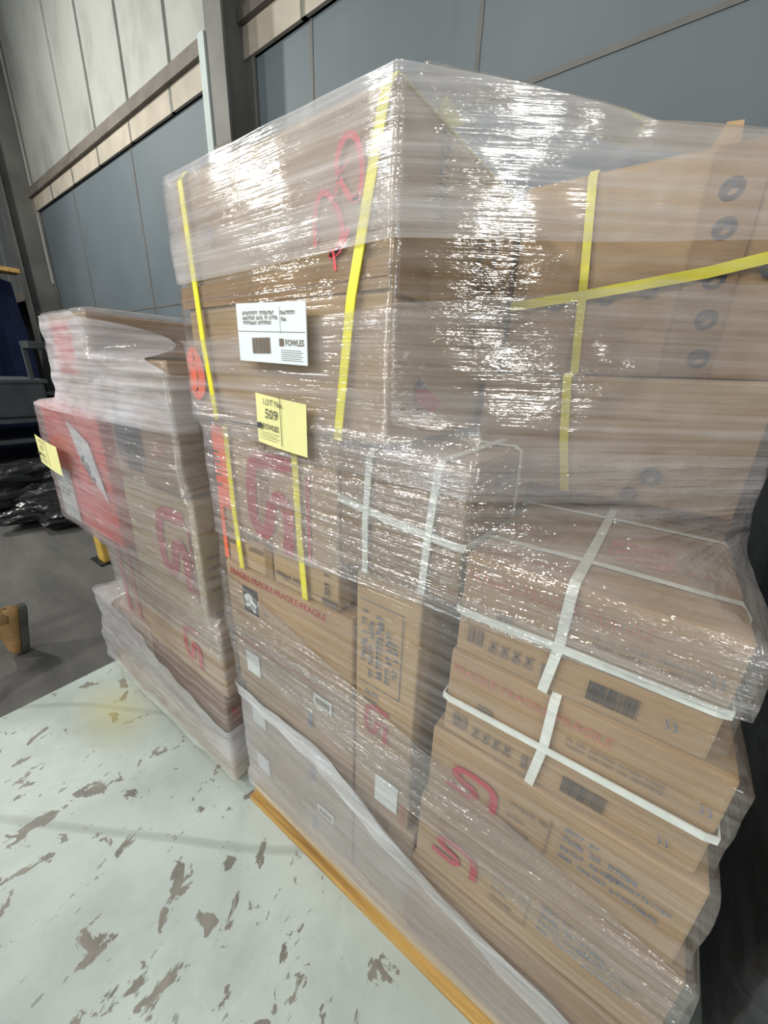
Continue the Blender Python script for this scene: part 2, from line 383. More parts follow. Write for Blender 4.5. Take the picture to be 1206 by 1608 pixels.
WROT = -0.03
WM = Matrix.Translation((0, 3.0, 0)) @ Matrix.Rotation(WROT, 4, 'Z')
def wall_obj(name, bm, mat, parent=None, **k):
    o = finish(name, bm, M[mat], parent, **k)
    if parent is None: o.matrix_world = WM
    return o
ZB = 4.22
bm = bmesh.new(); add_box(bm, -11.2, 8, 0, 0.1, -0.05, ZB + .1)
wall = tag(wall_obj('wall_back', bm, 'wall_blue'), kind='structure')
bm = bmesh.new()
x = -11.0
for sx_ in (-8.9, -6.6, -3.1, -1.55, 0.9, 3.3):
    add_box(bm, sx_, sx_ + 0.03, -0.006, 0.002, 0, ZB)
add_box(bm, -11, 6, -0.006, 0.002, 2.32, 2.34); add_box(bm, -3, 6, -0.006, 0.002, 3.24, 3.27)
bmw = finish('panel_seam', bm, M['column'], wall); bmw.matrix_parent_inverse = Matrix(); 
bm = bmesh.new()
xx = -24.0
while xx < 8:
    z_lo = ZB if xx > -11.4 else 3.0
    add_box(bm, xx, xx + 1.04, -0.02, 0.04, z_lo, 9.5); add_box(bm, xx + 1.04, xx + 1.10, -0.05, 0.04, z_lo, 9.5); xx += 1.10
tag(wall_obj('wall_back_upper', bm, 'wall_white'), kind='structure')
bm = bmesh.new(); add_box(bm, -11.1, 8, -0.05, 0.0, ZB, ZB + 0.22); add_box(bm, -24, -11.4, -0.05, 0, 2.85, 3.05)
tr = tag(wall_obj('trim_1', bm, 'beam_tan'), kind='structure')
bm = bmesh.new(); add_box(bm, -11.1, 8, -0.10, 0.0, ZB + 0.222, ZB + 0.30); add_box(bm, -11.1, 8, -0.07, 0.0, ZB + 0.302, ZB + 0.38)
bb = finish('dark_channel', bm, M['beam_dark'], tr); bb.matrix_parent_inverse = Matrix()
def column(cx, label, wd=0.24, dp=0.34):
    bm = bmesh.new()
    add_box(bm, cx - wd / 2, cx + wd / 2, -dp, -dp + 0.02, -0.012, 9.0); add_box(bm, cx - wd / 2, cx + wd / 2, -0.03, -0.01, -0.012, 9.0)
    add_box(bm, cx - 0.008, cx + 0.008, -dp + 0.02, -0.03, -0.012, 9.0)
    o = wall_obj('steel_column', bm, 'column'); tag(o, label, 'column')
    if cx < -8: return o
    bm = bmesh.new(); add_box(bm, cx - wd / 2 - 0.10, cx - wd / 2 - 0.002, -dp - .02, -dp + .03, -0.012, ZB + 0.1)
    k = finish('pale_flashing', bm, M['column_pale'], o); k.matrix_parent_inverse = Matrix(); k['label'] = 'pale painted strip beside the column'
    bm = bmesh.new()
    for zz in (2.2, 3.4, 5.0): add_box(bm, cx - wd / 2 - .02, cx + wd / 2 + .02, -dp - 0.012, -dp, zz, zz + 0.10)
    k = finish('cleat_plate', bm, M['beam_dark'], o); k.matrix_parent_inverse = Matrix()
    return o
column(-3.95, 'grey steel column on the blue-grey wall behind the tall carton', 0.26)
column(-10.9, 'grey steel column at the far left end of the blue-grey wall', 0.34, 0.5)
bm = bmesh.new(); add_box(bm, -26, -10.0, 6.0, 6.1, -0.05, 6); tag(finish('wall_left', bm, M['void']), kind='structure')  # backdrop sheet, the opening's darkness is put into its colour
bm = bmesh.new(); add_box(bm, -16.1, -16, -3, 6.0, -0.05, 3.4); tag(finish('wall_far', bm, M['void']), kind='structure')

# ================================================================== PALLET 1
def pallet(x0, x1, y0, y1, label):
    e = empty('wooden_pallet', ((x0 + x1) / 2, (y0 + y1) / 2, 0)); tag(e, label, 'pallet')
    for k in range(3):
        yy = y0 + (y1 - y0 - 0.1) * k / 2
        bm = bmesh.new(); add_box(bm, x0, x1, yy, yy + 0.10, 0.0, 0.02); finish('bottom_board', bm, M['wood'], e, bevel=0.003)
        bm = bmesh.new(); add_box(bm, x0 + 0.01, x1 - 0.01, yy + 0.020, yy + 0.06, 0.0202, 0.118); finish('bearer', bm, M['wood'], e, bevel=0.003)
    n = 8
    for k in range(n):
        xa = x0 + (x1 - x0 - 0.1) * k / (n - 1)
        bm = bmesh.new(); add_box(bm, xa, xa + 0.10, y0 + .018, y1, 0.1182, 0.138); finish('deck_board', bm, M['wood'], e, bevel=0.003)
    return e
pallet(-0.960, 0.215, 0.543, 1.70, 'yellow-orange wooden pallet under the nearer wrapped load of cartons')
FY = 0.562

# --- column of four flat cartons on the left
zs = [(0.140, 0.352), (0.354, 0.568), (0.570, 0.790), (0.792, 1.018)]
names = ['bottom carton of the left column, partly greyed by the folded film skirt', 'third carton down in the left column, with a white square and a white sticker',
         'second carton down in the left column, just under the one with the dark emblem', 'long flat carton with a red FRAGILE line and a dark square emblem']
fl = []
for i, (z0, z1) in enumerate(zs):
    xa = -0.955 if i >= 2 else -0.935
    c = carton(xa, -0.467, FY - (0.006 if i == 3 else 0), 1.14, z0, z1, 'card_grey' if i < 3 else 'card', names[i], 'flat cartons of the left column'); fl.append(c)
F = front(FY - 0.006)
for i, c in enumerate(fl):
    z0, z1 = zs[i]; h = z1 - z0
    if i in (2, 3): text(F, c, [('FRAGILE-FRAGILE-FRAGILE-FRAGILE', -0.93, z1 - 0.034, 0.028)], 'ink_red' if i == 3 else 'ink_palered', sx=0.86, bold=0.01)
    if i in (0, 1, 2):
        paper(F, c, -0.895, -0.832, z0 + h * 0.36, z0 + h * 0.72, 'paper_grey', 'off-white square paper label')
        p_ = paper(F, c, -0.600, -0.535, z0 + h * 0.58, z0 + h * 0.76, 'paper', 'small white sticker')
        bm = bmesh.new(); quad_on(bm, F, -0.593, -0.542, z0 + h * 0.62, z0 + h * 0.71, 0.0026, 0.0004); finish('printed_block', bm, M['ink_grey'], c)
        bm = bmesh.new(); quad_on(bm, F, -0.625, -0.612, z0 + h * 0.14, z0 + h * 0.42, 0.0016, 0.0004); finish('printed_bar', bm, M['ink_blue'], c)
c = fl[3]
bm = bmesh.new(); quad_on(bm, F, -0.880, -0.812, 0.878, 0.962); tag(finish('printed_emblem', bm, M['ink_black'], c), 'dark blue-black square emblem')
bm = bmesh.new(); stroke_on(bm, F, [(-0.868, 0.920), (-0.850, 0.934), (-0.836, 0.915), (-0.822, 0.905)], 0.020, 0.0030); stroke_on(bm, F, [(-0.865, 0.902), (-0.845, 0.908), (-0.825, 0.890)], 0.012, 0.0030)
finish('emblem_swirl', bm, M['paper'], c)
logo(F, c, -0.705, 0.942, 0.042, 0, 'ink_red')
text(F, c, [('~HOLDINGS PTY', -0.79, 0.895, 0.020), ('~CARTON No', -0.80, 0.868, 0.014)], 'ink_grey')

# --- tall narrow carton (second column)
cB = carton(-0.462, -0.298, FY, 1.06, 0.685, 1.152, 'card_tan', 'narrow upright tan carton with sideways blue print and a red curled logo near its foot')
text(front(FY - 0.003), cB, [('~INTERNATIONAL', -0.385, 0.90, 0.024), ('~MADE IN CHINA', -0.362, 0.90, 0.020), ('~QTY  1 PCS', -0.345, 0.92, 0.018), ('~NET WEIGHT  GROSS', -0.410, 0.89, 0.017), ('~CARTON 4 OF 4', -0.428, 0.93, 0.020)], 'ink_blue', rot=math.pi / 2)
bm = bmesh.new(); Fb = front(FY - 0.003)
for a in (-0.337,): quad_on(bm, Fb, a, a + 0.0015, 0.87, 1.09)
for b_ in (0.87, 1.09): quad_on(bm, Fb, -0.45, -0.337, b_, b_ + 0.0015)
finish('printed_frame', bm, M['ink_blue'], cB)
text(Fb, cB, [('~SIZE', -0.43, 0.842, 0.018), ('~COLOR', -0.43, 0.820, 0.014)], 'ink_blue')
logo(Fb, cB, -0.392, 0.765, 0.078, math.pi / 2, 'ink_red', 0.17)
cB2 = carton(-0.462, -0.292, FY, 1.06, 0.475, 0.683, 'card_grey', 'small carton with a big off-white square label, below the upright tan carton')
paper(Fb, cB2, -0.390, -0.322, 0.515, 0.606, 'paper_grey', 'off-white square paper label')
text(Fb, cB2, [('FRAGILE', -0.300, 0.49, 0.020)], 'ink_palered', rot=math.pi / 2)
cB3 = carton(-0.462, -0.268, FY, 1.06, 0.140, 0.473, 'card_grey', 'lower carton behind the film skirt between the left column and the right column')
text(Fb, cB3, [('~HEAVY ITEM', -0.45, 0.44, 0.020), ('~LIFT WITH CARE', -0.45, 0.415, 0.014)], 'ink_grey')

# --- right column
cb = carton(-0.262, 0.250, FY - .020, 1.14, 0.140, 0.452, 'card_brown', 'large bottom carton at the right corner of the nearer pallet, behind grey film')
c2 = carton(-0.256, 0.226, FY - .016, 1.12, 0.454, 0.668, 'card', 'lower of the two long cartons with the red curled logo')
c1 = carton(-0.246, 0.205, FY - .010, 1.12, 0.670, 0.868, 'card', 'upper of the two long cartons with the red curled logo')
for c, z0, xo, yo in ((c1, 0.670, 0.006, .0145), (c2, 0.454, -0.006, .0205)):
    Fc = front(FY - yo)
    logo(Fc, c, -0.157 + xo, z0 + 0.108, 0.080, 0, 'ink_red', 0.19)
    text(Fc, c, [('~CARTON No', -0.075, z0 + 0.13, 0.014), ('~SIZE', -0.075, z0 + 0.10, 0.014), ('~WEIGHT', -0.075, z0 + 0.07, 0.014)], 'ink_grey')
    bm = bmesh.new(); quad_on(bm, Fc, -0.004, -0.0025, z0 + 0.06, z0 + 0.155); quad_on(bm, Fc, -0.08, -0.004, z0 + .06, z0 + .0612); finish('printed_frame', bm, M['ink_grey'], c)
    text(Fc, c, [('~ITEM No', 0.018, z0 + 0.15, 0.014), ('~MADE IN CHINA', 0.018, z0 + 0.128, 0.016), ('~GROSS WEIGHT', 0.018, z0 + 0.105, 0.014), ('~NET WEIGHT', 0.018, z0 + 0.083, 0.014), ('~INTERNATIONAL', 0.090, z0 + 0.11, 0.0125), ('~MELBOURNE', 0.10, z0 + 0.08, 0.014)], 'ink_blue')
SS = [(0.880, 1.072, -0.228, 0.180, 0.880), (1.098, 1.270, -0.221, 0.142, 1.098)]
s2 = carton(-0.228, 0.184, FY - .004, 1.12, 0.872, 1.070, 'card', 'lower of the two white-strapped cartons on the right')
s1 = carton(-0.221, 0.146, FY - .004, 1.14, 1.0745, 1.268, 'card', 'upper of the two white-strapped cartons on the right, its top in view')
for c, z0, z1, xa, xb, ys in ((s1, 1.0745, 1.268, -0.221, 0.146, FY - .004), (s2, 0.872, 1.070, -0.228, 0.184, FY - .004)):
    Fc = front(ys - 0.004)
    text(Fc, c, [('FRAGILE-FRAGILE-FRAGILE', xa + 0.01, z1 - 0.042, 0.026)], 'ink_palered', sx=0.86)
    text(Fc, c, [('~IF ANY DAMAGED PLEASE CHECK', -0.015, z1 - 0.068, 0.009), ('~BEFORE SIGNING THE DELIVERY', -0.015, z1 - 0.080, 0.009), ('~CUSTOMER SERVICE', -0.015, z1 - 0.115, 0.009), ('~BOX 1 OF 2', -0.048, z1 - 0.105, 0.007), ('~QTY 1', -0.048, z1 - 0.118, 0.007)], 'ink_grey')
    barcode(Fc, c, -0.005, 0.060, z0 + 0.022, z0 + 0.056)
    bm = bmesh.new()
    for k in range(2): quad_on(bm, Fc, xa + 0.022 + k * 0.016, xa + 0.032 + k * 0.016, z0 + 0.030, z0 + 0.062)
    quad_on(bm, Fc, xa + 0.065, xa + 0.092, z0 + 0.090, z0 + 0.108)
    quad_on(bm, Fc, -0.072, -0.064, z0 + 0.022, z0 + 0.050)
    for k in range(4):
        a = xa + 0.062 + k * 0.020
        stroke_on(bm, Fc, [(a, z0 + 0.030), (a + 0.012, z0 + 0.052)], 0.004); stroke_on(bm, Fc, [(a + 0.001, z0 + 0.050), (a + 0.013, z0 + 0.032)], 0.003); quad_on(bm, Fc, a, a + 0.013, z0 + 0.027, z0 + 0.0295)
    finish('handling_symbols', bm, M['ink_grey'], c)
    bm = bmesh.new()
    for (a, b_) in ((xb - 0.028, z1 - 0.070), (xb - 0.055, z0 + 0.035)):
        for k in range(2): stroke_on(bm, Fc, [(a + k * .009, b_ + .012), (a + .005 + k * .009, b_), (a + k * .009 + .002, b_ - .004)], 0.002, 0.003)
    finish('staple_mark', bm, M['ink_blue'], c)
    # straps: across the front, over the top
    h = z1 - z0; zm = z0 + h * 0.46
    strap_obj(c, [(xa - .002, ys + .25, zm), (xa - .002, ys - .003, zm), (xa + .01, ys - .006, zm), (-0.05, ys - .009, zm + .004), (xb - .012, ys - .006, zm), (xb + .002, ys - .002, zm), (xb + .002, ys + .5, zm)], 0.014,
              [(-1, 0, 0), (-1, -1, 0), (0, -1, 0), (0, -1, 0), (0, -1, 0), (1, -1, 0), (1, 0, 0)], 'strap_white')
    xv = -0.054 if c is s1 else -0.043
    strap_obj(c, [(xv - 0.01, ys - .006, z0 + .001), (xv, ys - .009, z0 + h * .5), (xv, ys - .006, z1 - .008), (xv, ys + .006, z1 + .004), (xv + .002, ys + .12, z1 + .005), (xv + .004, ys + .5, z1 + .005)], 0.015,
              [(0, -1, 0), (0, -1, 0), (0, -1, .3), (0, -1, 1.4), (0, 0, 1), (0, 0, 1)], 'strap_white')
zt = 1.268
for ya in (FY + 0.085, FY + 0.34):
    strap_obj(s1, [(-0.222, ya, zt - .01), (-0.218, ya, zt + .003), (-0.03, ya, zt + .005), (0.138, ya, zt + .003), (0.149, ya, zt - .012), (0.149, ya, zt - .12)], 0.010,
              [(-1, 0, 0), (-1, 0, 1), (0, 0, 1), (1, 0, 2), (1, 0, .4), (1, 0, 0)], 'strap_white')
Ft = Face((0, 0, zt + 0.004), (1, 0, 0), (0, 1, 0), (0, 0, 1))
text(Ft, s1, [('FRAGILE', -0.20, 0.70, 0.030), ('FRAGILE', 0.02, 0.70, 0.024), ('FRAGILE-FRAGILE', -0.205, 0.582, 0.020)], 'ink_palered')
bm = bmesh.new()
for i in range(9):
    for j in range(9):
        if (i * 7 + j * 5) % 4: quad_on(bm, Ft, -0.03 + i * 0.0105, -0.0215 + i * 0.0105, 0.69 + j * 0.0105, 0.6985 + j * 0.0105)
finish('printed_pattern', bm, M['ink_palered'], s1)
# --- strapped upright box behind them (W)
cw = carton(-0.505, -0.230, FY - .002, 0.905, 1.158, 1.408, 'card_brown', 'brown carton bound with white straps, on top of the upright tan carton')
xw, yw = -0.230, FY - .002
strap_obj(cw, [(-0.507, yw + .1, 1.30), (-0.507, yw - .002, 1.305), (-0.49, yw - .005, 1.305), (-0.37, yw - .008, 1.290), (xw - .008, yw - .005, 1.276), (xw + .003, yw - .001, 1.275), (xw + .006, yw + .15, 1.262), (xw + .003, yw + .33, 1.25)], 0.015,
          [(-1, 0, 0), (-1, -1, 0), (0, -1, 0), (0, -1, 0), (0, -1, 0), (1, -1, 0), (1, 0, 0), (1, 0, 0)], 'strap_white')
for xt, xb2 in ((-0.427, -0.433), (-0.284, -0.299)):
    strap_obj(cw, [(xb2, yw - .004, 1.159), ((xt + xb2) / 2, yw - .010, 1.28), (xt, yw - .005, 1.400), (xt, yw + .006, 1.414), (xt, yw + .3, 1.414)], 0.014,
              [(0, -1, 0), (0, -1, 0), (0, -1, .3), (0, -1, 1.4), (0, 0, 1)], 'strap_white')
strap_obj(cw, [(xw + .002, 0.80, 1.17), (xw + .005, 0.80, 1.3), (xw + .002, 0.80, 1.405), (xw - .01, 0.80, 1.413), (xw - .1, 0.80, 1.413)], 0.012, [(1, 0, 0), (1, 0, 0), (1, 0, .4), (1, 0, 2), (0, 0, 1)], 'strap_white')
text(side(xw + .003), cw, [('~A 1', 0.68, 1.35, 0.05), ('~QTY', 0.66, 1.215, 0.03)], 'ink_blue')

# --- upright carton with the large red logo
cu = carton(-0.950, -0.512, FY - .002, 1.06, 1.023, 1.416, 'card_tan', 'upright carton with a large red curled logo and an orange corner stripe')
Fu = front(FY - 0.006)
bm = bmesh.new(); quad_on(bm, Fu, -0.948, -0.885, 1.190, 1.405); quad_on(bm, Fu, -0.948, -0.930, 1.03, 1.19); tag(finish('orange_stripe', bm, M['ink_orange'], cu), 'orange-red printed corner stripe')
text(Fu, cu, [('~CARE', -0.922, 1.24, 0.05)], 'ink_black', rot=math.pi / 2)
logo(Fu, cu, -0.725, 1.235, 0.185, math.pi * 0.5, 'ink_red', 0.20)
text(Fu, cu, [('~DATE', -0.925, 1.118, 0.018), ('~TESTED', -0.925, 1.085, 0.018), ('~PRODUCT SERIES', -0.845, 1.122, 0.021), ('~PRINTED', -0.83, 1.085, 0.020), ('~PRODUCT NAME', -0.72, 1.052, 0.018)], 'ink_black', sx=0.8, bold=0.01)
bm = bmesh.new(); quad_on(bm, Fu, -0.765, -0.735, 1.03, 1.41); finish('packing_tape', bm, M['tape'], cu)
bm = bmesh.new(); quad_on(bm, Fu, -0.602, -0.592, 1.13, 1.33); finish('printed_red_line', bm, M['ink_red'], cu)
bm = bmesh.new(); quad_on(bm, Fu, -0.56, -0.515, 1.03, 1.05); quad_on(bm, Fu, -0.70, -0.52, 1.045, 1.047); finish('printed_line', bm, M['ink_grey'], cu)
text(Fu, cu, [('~QTY 2', -0.535, 1.06, 0.022)], 'ink_black', rot=math.pi / 2)
for xt, xb2 in ((-0.878, -0.862), (-0.630, -0.612)):
    strap_obj(cu, [(xb2, FY - .010, 1.024), ((xt + xb2) / 2, FY - .012, 1.2), (xt, FY - .008, 1.410)], 0.018, [(0, -1, 0)] * 3, 'strap_yellow')

# --- the big top carton
tb = carton(-0.990, -0.395, FY - .002, 1.115, 1.4225, 1.922, 'card_tan', 'tall carton topping the nearer load, with 20 in red marker', bulge=0.006)
Ff = front(FY - 0.0085)
bm = bmesh.new()
quad_on(bm, Ff, -1.0, -0.398, 1.672, 1.716, 0.0008, 0.0006)
finish('packing_tape', bm, M['tape'], tb)
Fs = side(-0.395 + .0100)
bm = bmesh.new(); quad_on(bm, Fs, FY, 0.660, 1.665, 1.712, 0.0008, 0.0006); finish('packing_tape', bm, M['tape'], tb)
bm = bmesh.new(); quad_on(bm, Ff, -0.99, -0.40, 1.688, 1.690, 0.0015, 0.0006); finish('box_seam', bm, M['card_dark'], tb)
bm = bmesh.new()
stroke_on(bm, Ff, [(-0.553, 1.745), (-0.552, 1.79), (-0.535, 1.818), (-0.508, 1.80), (-0.492, 1.765), (-0.500, 1.738), (-0.520, 1.728), (-0.497, 1.735), (-0.478, 1.762)], 0.009)
stroke_on(bm, Ff, [(-0.512, 1.738), (-0.506, 1.705)], 0.006, 0.0026)
stroke_on(bm, Ff, [(-0.478, 1.85), (-0.500, 1.828), (-0.508, 1.80)], 0.004)
stroke_on(bm, Ff, [(-0.458, 1.80), (-0.476, 1.802), (-0.500, 1.835), (-0.500, 1.86), (-0.482, 1.878), (-0.462, 1.868), (-0.452, 1.83), (-0.458, 1.80), (-0.470, 1.795)], 0.009)
tag(finish('marker_writing', bm, M['marker_red'], tb), 'red marker number 20')
text(Ff, tb, [('19', -0.905, 1.80, 0.05)], 'ink_blue', rot=-0.4)
bm = bmesh.new(); stroke_on(bm, Ff, [(-0.998, 1.55), (-0.985, 1.575), (-0.965, 1.56), (-0.955, 1.52), (-0.965, 1.49), (-0.99, 1.485), (-0.99, 1.55)], 0.03); tag(finish('orange_sticker', bm, M['ink_orange'], tb), 'orange-red arrow sticker')
# side prints, reading upwards
text(Fs, tb, [('~MATERIALS', 0.695, 1.795, 0.046)], 'ink_black', rot=math.pi / 2, sx=0.52, bold=0.02)
text(Fs, tb, [('~OFFICE CHAIR MATERIAL', 0.862, 1.60, 0.028), ('~INTERNATIONAL LTD', 0.940, 1.64, 0.028), ('~CARTON', 0.900, 1.70, 0.028)], 'ink_black', rot=math.pi / 2, sx=0.75)
text(Fs, tb, [('~CARRY UP', 1.005, 1.665, 0.028)], 'ink_black', rot=math.pi / 2, sx=0.8, bold=0.03)
bm = bmesh.new()
stroke_on(bm, Fs, [(0.64, 1.535), (0.64, 1.50)], 0.01)
vs = [bm.verts.new(Fs.p(a, b_, 0.002)) for a, b_ in ((0.632, 1.495), (0.632, 1.535), (0.735, 1.495), (0.70, 1.475))]; bm.faces.new(vs)
tag(finish('printed_flag', bm, M['ink_red'], tb), 'red triangular printed mark')
bm = bmesh.new(); vs = [bm.verts.new(Fs.p(a, b_, 0.0035)) for a, b_ in ((0.630, 1.545), (0.630, 1.522), (0.668, 1.522))]; bm.faces.new(vs); finish('printed_flag_tip', bm, M['ink_black'], tb)
strap_obj(tb, [(-0.500, FY - .013, 1.424), (-0.467, FY - .014, 1.662), (-0.409, FY - .011, 1.910), (-0.407, FY + .002, 1.927), (-0.405, FY + .5, 1.927)], 0.019, [(0, -1, 0), (0, -1, 0), (0, -1, .3), (0, -1, 1.4), (0, 0, 1)], 'strap_yellow')
strap_obj(tb, [(-0.902, FY - .012, 1.424), (-0.92, FY - .014, 1.6), (-0.942, FY - .011, 1.910), (-0.942, FY + .002, 1.927), (-0.942, FY + .5, 1.927)], 0.017, [(0, -1, 0), (0, -1, 0), (0, -1, .3), (0, -1, 1.4), (0, 0, 1)], 'strap_yellow')

# --- recessed boxes on the right
r0 = carton(-0.365, 0.150, 0.965, 1.62, 1.2735, 1.306, 'card_dark', 'added dark slab filling the shaded gap under the wide tan carton on the right')  # added slab, its dark colour stands in for shade in the gap
r2 = carton(-0.372, 0.140, 0.920, 1.62, 1.3115, 1.553, 'card_tan', 'wide tan carton on the right, set back above the strapped cartons', bulge=0.006)
ru = carton(-0.374, 0.235, 1.040, 1.64, 1.558, 1.944, 'card', 'big carton at upper right with round black marks and crossed yellow straps')
Fr, Fq = front(0.920 - .007), front(1.040 - .006)
def dot(F, parent, a, b_, r=0.014):
    bm = bmesh.new(); n = 20
    stroke_on(bm, F, [(a + r * math.cos(2 * math.pi * k / n), b_ + r * math.sin(2 * math.pi * k / n)) for k in range(n + 1)], r * 0.6)
    stroke_on(bm, F, [(a - r * .6, b_ - r * .3), (a, b_ + r * .4), (a + r * .6, b_ + r * .1)], r * 0.5)
    finish('round_mark', bm, M['ink_black'], parent)
for z in (1.875, 1.815, 1.735, 1.665, 1.595): dot(Fq, ru, 0.000 + (1.875 - z) * 0.08, z)
for x_, z in ((-0.265, 1.712), (-0.165, 1.718), (-0.09, 1.728), (0.09, 1.745)): dot(Fq, ru, x_, z, 0.013)
bm = bmesh.new(); quad_on(bm, Fq, -0.035, 0.045, 1.560, 1.942, 0.0006, 0.0004); finish('packing_tape', bm, M['card_brown'], ru)
dot(Fr, r2, -0.001, 1.373, 0.014); dot(Fr, r2, -0.03, 1.33, 0.012)
strap_obj(ru, [(-0.372, 1.036, 1.708), (-0.2, 1.028, 1.722), (0.0, 1.028, 1.745), (0.232, 1.036, 1.79), (0.238, 1.045, 1.79), (0.238, 1.5, 1.79)], 0.020, [(0, -1, 0), (0, -1, 0), (0, -1, 0), (0, -1, 0), (1, 0, 0), (1, 0, 0)], 'strap_yellow')
strap_obj(ru, [(-0.200, 1.034, 1.558), (-0.215, 1.026, 1.75), (-0.236, 1.034, 1.938), (-0.236, 1.045, 1.949), (-0.236, 1.5, 1.949)], 0.017, [(0, -1, 0), (0, -1, 0), (0, -1, .3), (0, -1, 1.4), (0, 0, 1)], 'strap_yellow')
strap_obj(r2, [(-0.150, 0.912, 1.314), (-0.17, 0.906, 1.42), (-0.188, 0.912, 1.550), (-0.188, 0.922, 1.557), (-0.188, 1.02, 1.557)], 0.017, [(0, -1, 0), (0, -1, 0), (0, -1, .3), (0, -1, 1.4), (0, 0, 1)], 'strap_yellow')
# small bit of board poking above the film
bm = bmesh.new(); vs0 = []
for yy in (1.10, 1.106):
    vs0.append([bm.verts.new(p) for p in ((-0.055, yy, 1.957), (-0.005, yy, 1.957), (-0.010, yy, 2.0), (-0.035, yy, 2.003))])
bm.faces.new(vs0[0]); bm.faces.new(vs0[1][::-1])
for k in range(4): bm.faces.new([vs0[0][k], vs0[0][(k + 1) % 4], vs0[1][(k + 1) % 4], vs0[1][k]])
finish('raised_flap', bm, M['card_tan'], ru)

# --- lot tags (hung on the film)
def lot_tag(F, a0, a1, b0, b1, num, label, group=None, rows=True):
    e = bmesh.new(); n = 6
    for i in range(n):
        for hh in (0,):
            ca, cb_ = a0 + (a1 - a0) * i / n, a0 + (a1 - a0) * (i + 1) / n
            h0, h1 = 0.004 * math.sin(i / n * 3.1), 0.004 * math.sin((i + 1) / n * 3.1)
            vs = [e.verts.new(F.p(a, b_ - (a - a0) * 0.09, h)) for a, b_, h in ((ca, b0, h0 + .001), (cb_, b0, h1 + .001), (cb_, b1, h1), (ca, b1, h0), (ca, b0, h0 + .0005), (cb_, b0, h1 + .0005), (cb_, b1, h1 - .0005), (ca, b1, h0 - .0005))]
            for f in [(0, 1, 2, 3), (7, 6, 5, 4), (0, 4, 5, 1), (3, 2, 6, 7)]: e.faces.new([vs[k] for k in f])
    bmesh.ops.remove_doubles(e, verts=e.verts, dist=1e-5)
    o = finish('lot_tag', e, M['paper_yellow']); tag(o, label, 'tag', group)
    W_, H_ = a1 - a0, b1 - b0; tl = 0.0068
    b_ = bmesh.new(); text_on(b_, F, 'LOT No.', a0 + W_ * .20, b1 - H_ * .20, H_ * .16, -0.09, tl); text_on(b_, F, num, a0 + W_ * .22, b1 - H_ * .47, H_ * .27, -0.09, tl)
    text_on(b_, F, 'FOWLES', a0 + W_ * .17, b1 - H_ * .69, H_ * .155, -0.09, tl, sx=0.82, bold=0.015)
    quad_on(b_, F, a0 + W_ * .05, a0 + W_ * .15, b1 - H_ * .70, b1 - H_ * .58, tl, 0.0003)
    for k in range(4): quad_on(b_, F, a0 + W_ * .08, a0 + W_ * (.45 if k % 2 else .5), b1 - H_ * (.78 + k * .045), b1 - H_ * (.775 + k * .045), tl, 0.0003, skew=-0.09)
    quad_on(b_, F, a0 + W_ * .545, a0 + W_ * .553, b0 + H_ * .0, b1 - H_ * .03, tl, 0.0003)
    finish('printed_text', b_, M['ink_black'], o); return o
TF = front(FY - 0.034)
lot_tag(TF, -0.715, -0.563, 1.397, 1.499, '509', 'yellow lot tag numbered 509 stuck on the film of the nearer load')
# white consignment label
bm = bmesh.new(); quad_on(bm, TF, -0.755, -0.555, 1.558, 1.664, 0.001, 0.002, skew=-0.035)
wl = tag(finish('consignment_label', bm, M['paper']), 'white paper label with barcode on the film, above the yellow tag numbered 509', 'label')
bm = bmesh.new()
for k, s in enumerate(('~POWERHOUSE LOGISTICS', '~DELIVERY CARE OF STORE', '~WAREHOUSE AUCTIONS')): text_on(bm, TF, s, -0.735, 1.646 - k * .0085, 0.0088, -0.03, 0.0022)
text_on(bm, TF, '~AUCTIONS', -0.622, 1.642, 0.009, -0.03, 0.0022); text_on(bm, TF, '~QTY', -0.62, 1.631, 0.009, -0.03, 0.0022)
text_on(bm, TF, 'FOWLES', -0.612, 1.589, 0.015, -0.03, 0.0022, sx=0.9, bold=0.015); quad_on(bm, TF, -0.628, -0.616, 1.588, 1.601, 0.0022, .0003)
quad_on(bm, TF, -0.753, -0.557, 1.6135, 1.6142, 0.0022, .0003, skew=-0.035); quad_on(bm, TF, -0.6235, -0.6230, 1.61, 1.655, 0.0022, .0003)
for k in range(6): quad_on(bm, TF, -0.625, -0.57 + (k % 2) * .005, 1.580 - k * .0035, 1.5806 - k * .0035, 0.0022, .0003, skew=-0.035)
finish('printed_text', bm, M['ink_grey'], wl); barcode(TF, wl, -0.710, -0.655, 1.575, 1.604, 'ink_grey', 20)

# ================================================================== PALLET 2
pallet(-2.19, -1.06, 0.555, 1.70, 'wooden pallet under the farther wrapped load with the red panel')
Y2 = 0.56
p2 = []
k_ = 'cartons of the farther load'
E2 = dict(load=2)
q1 = carton(-1.62, -1.075, Y2, 1.12, 0.140, 0.420, 'card_dark', 'dark red-brown bottom carton of the farther load, beside the nearer pallet', **E2)
q2 = carton(-1.62, -1.050, Y2, 1.12, 0.422, 0.700, 'card', 'carton with a faded red logo in the farther load, second from the pallet', **E2)
q3 = carton(-1.60, -1.105, Y2, 1.12, 0.702, 1.150, 'card_yellow', 'yellowish carton with rows of small black text on its side, in the farther load', **E2)
q4 = carton(-1.60, -1.135, Y2, 1.10, 1.165, 1.556, 'card_brown', 'brown carton with a dark pattern at the top right of the farther load', **E2)
q5 = carton(-2.16, -1.63, Y2, 1.12, 0.140, 0.455, 'card_grey', 'carton at the lower left corner of the farther load, deep in crumpled film', **E2)
q6 = carton(-1.86, -1.63, Y2 + .01, 1.12, 0.457, 0.850, 'card_brown', 'upright red-brown carton with pale stripes, below the red panel', **E2)
q7 = carton(-2.24, -1.63, Y2 - .03, 1.12, 0.852, 1.372, 'card_red', 'big red-printed box with a white diamond, jutting from the farther load', **E2)
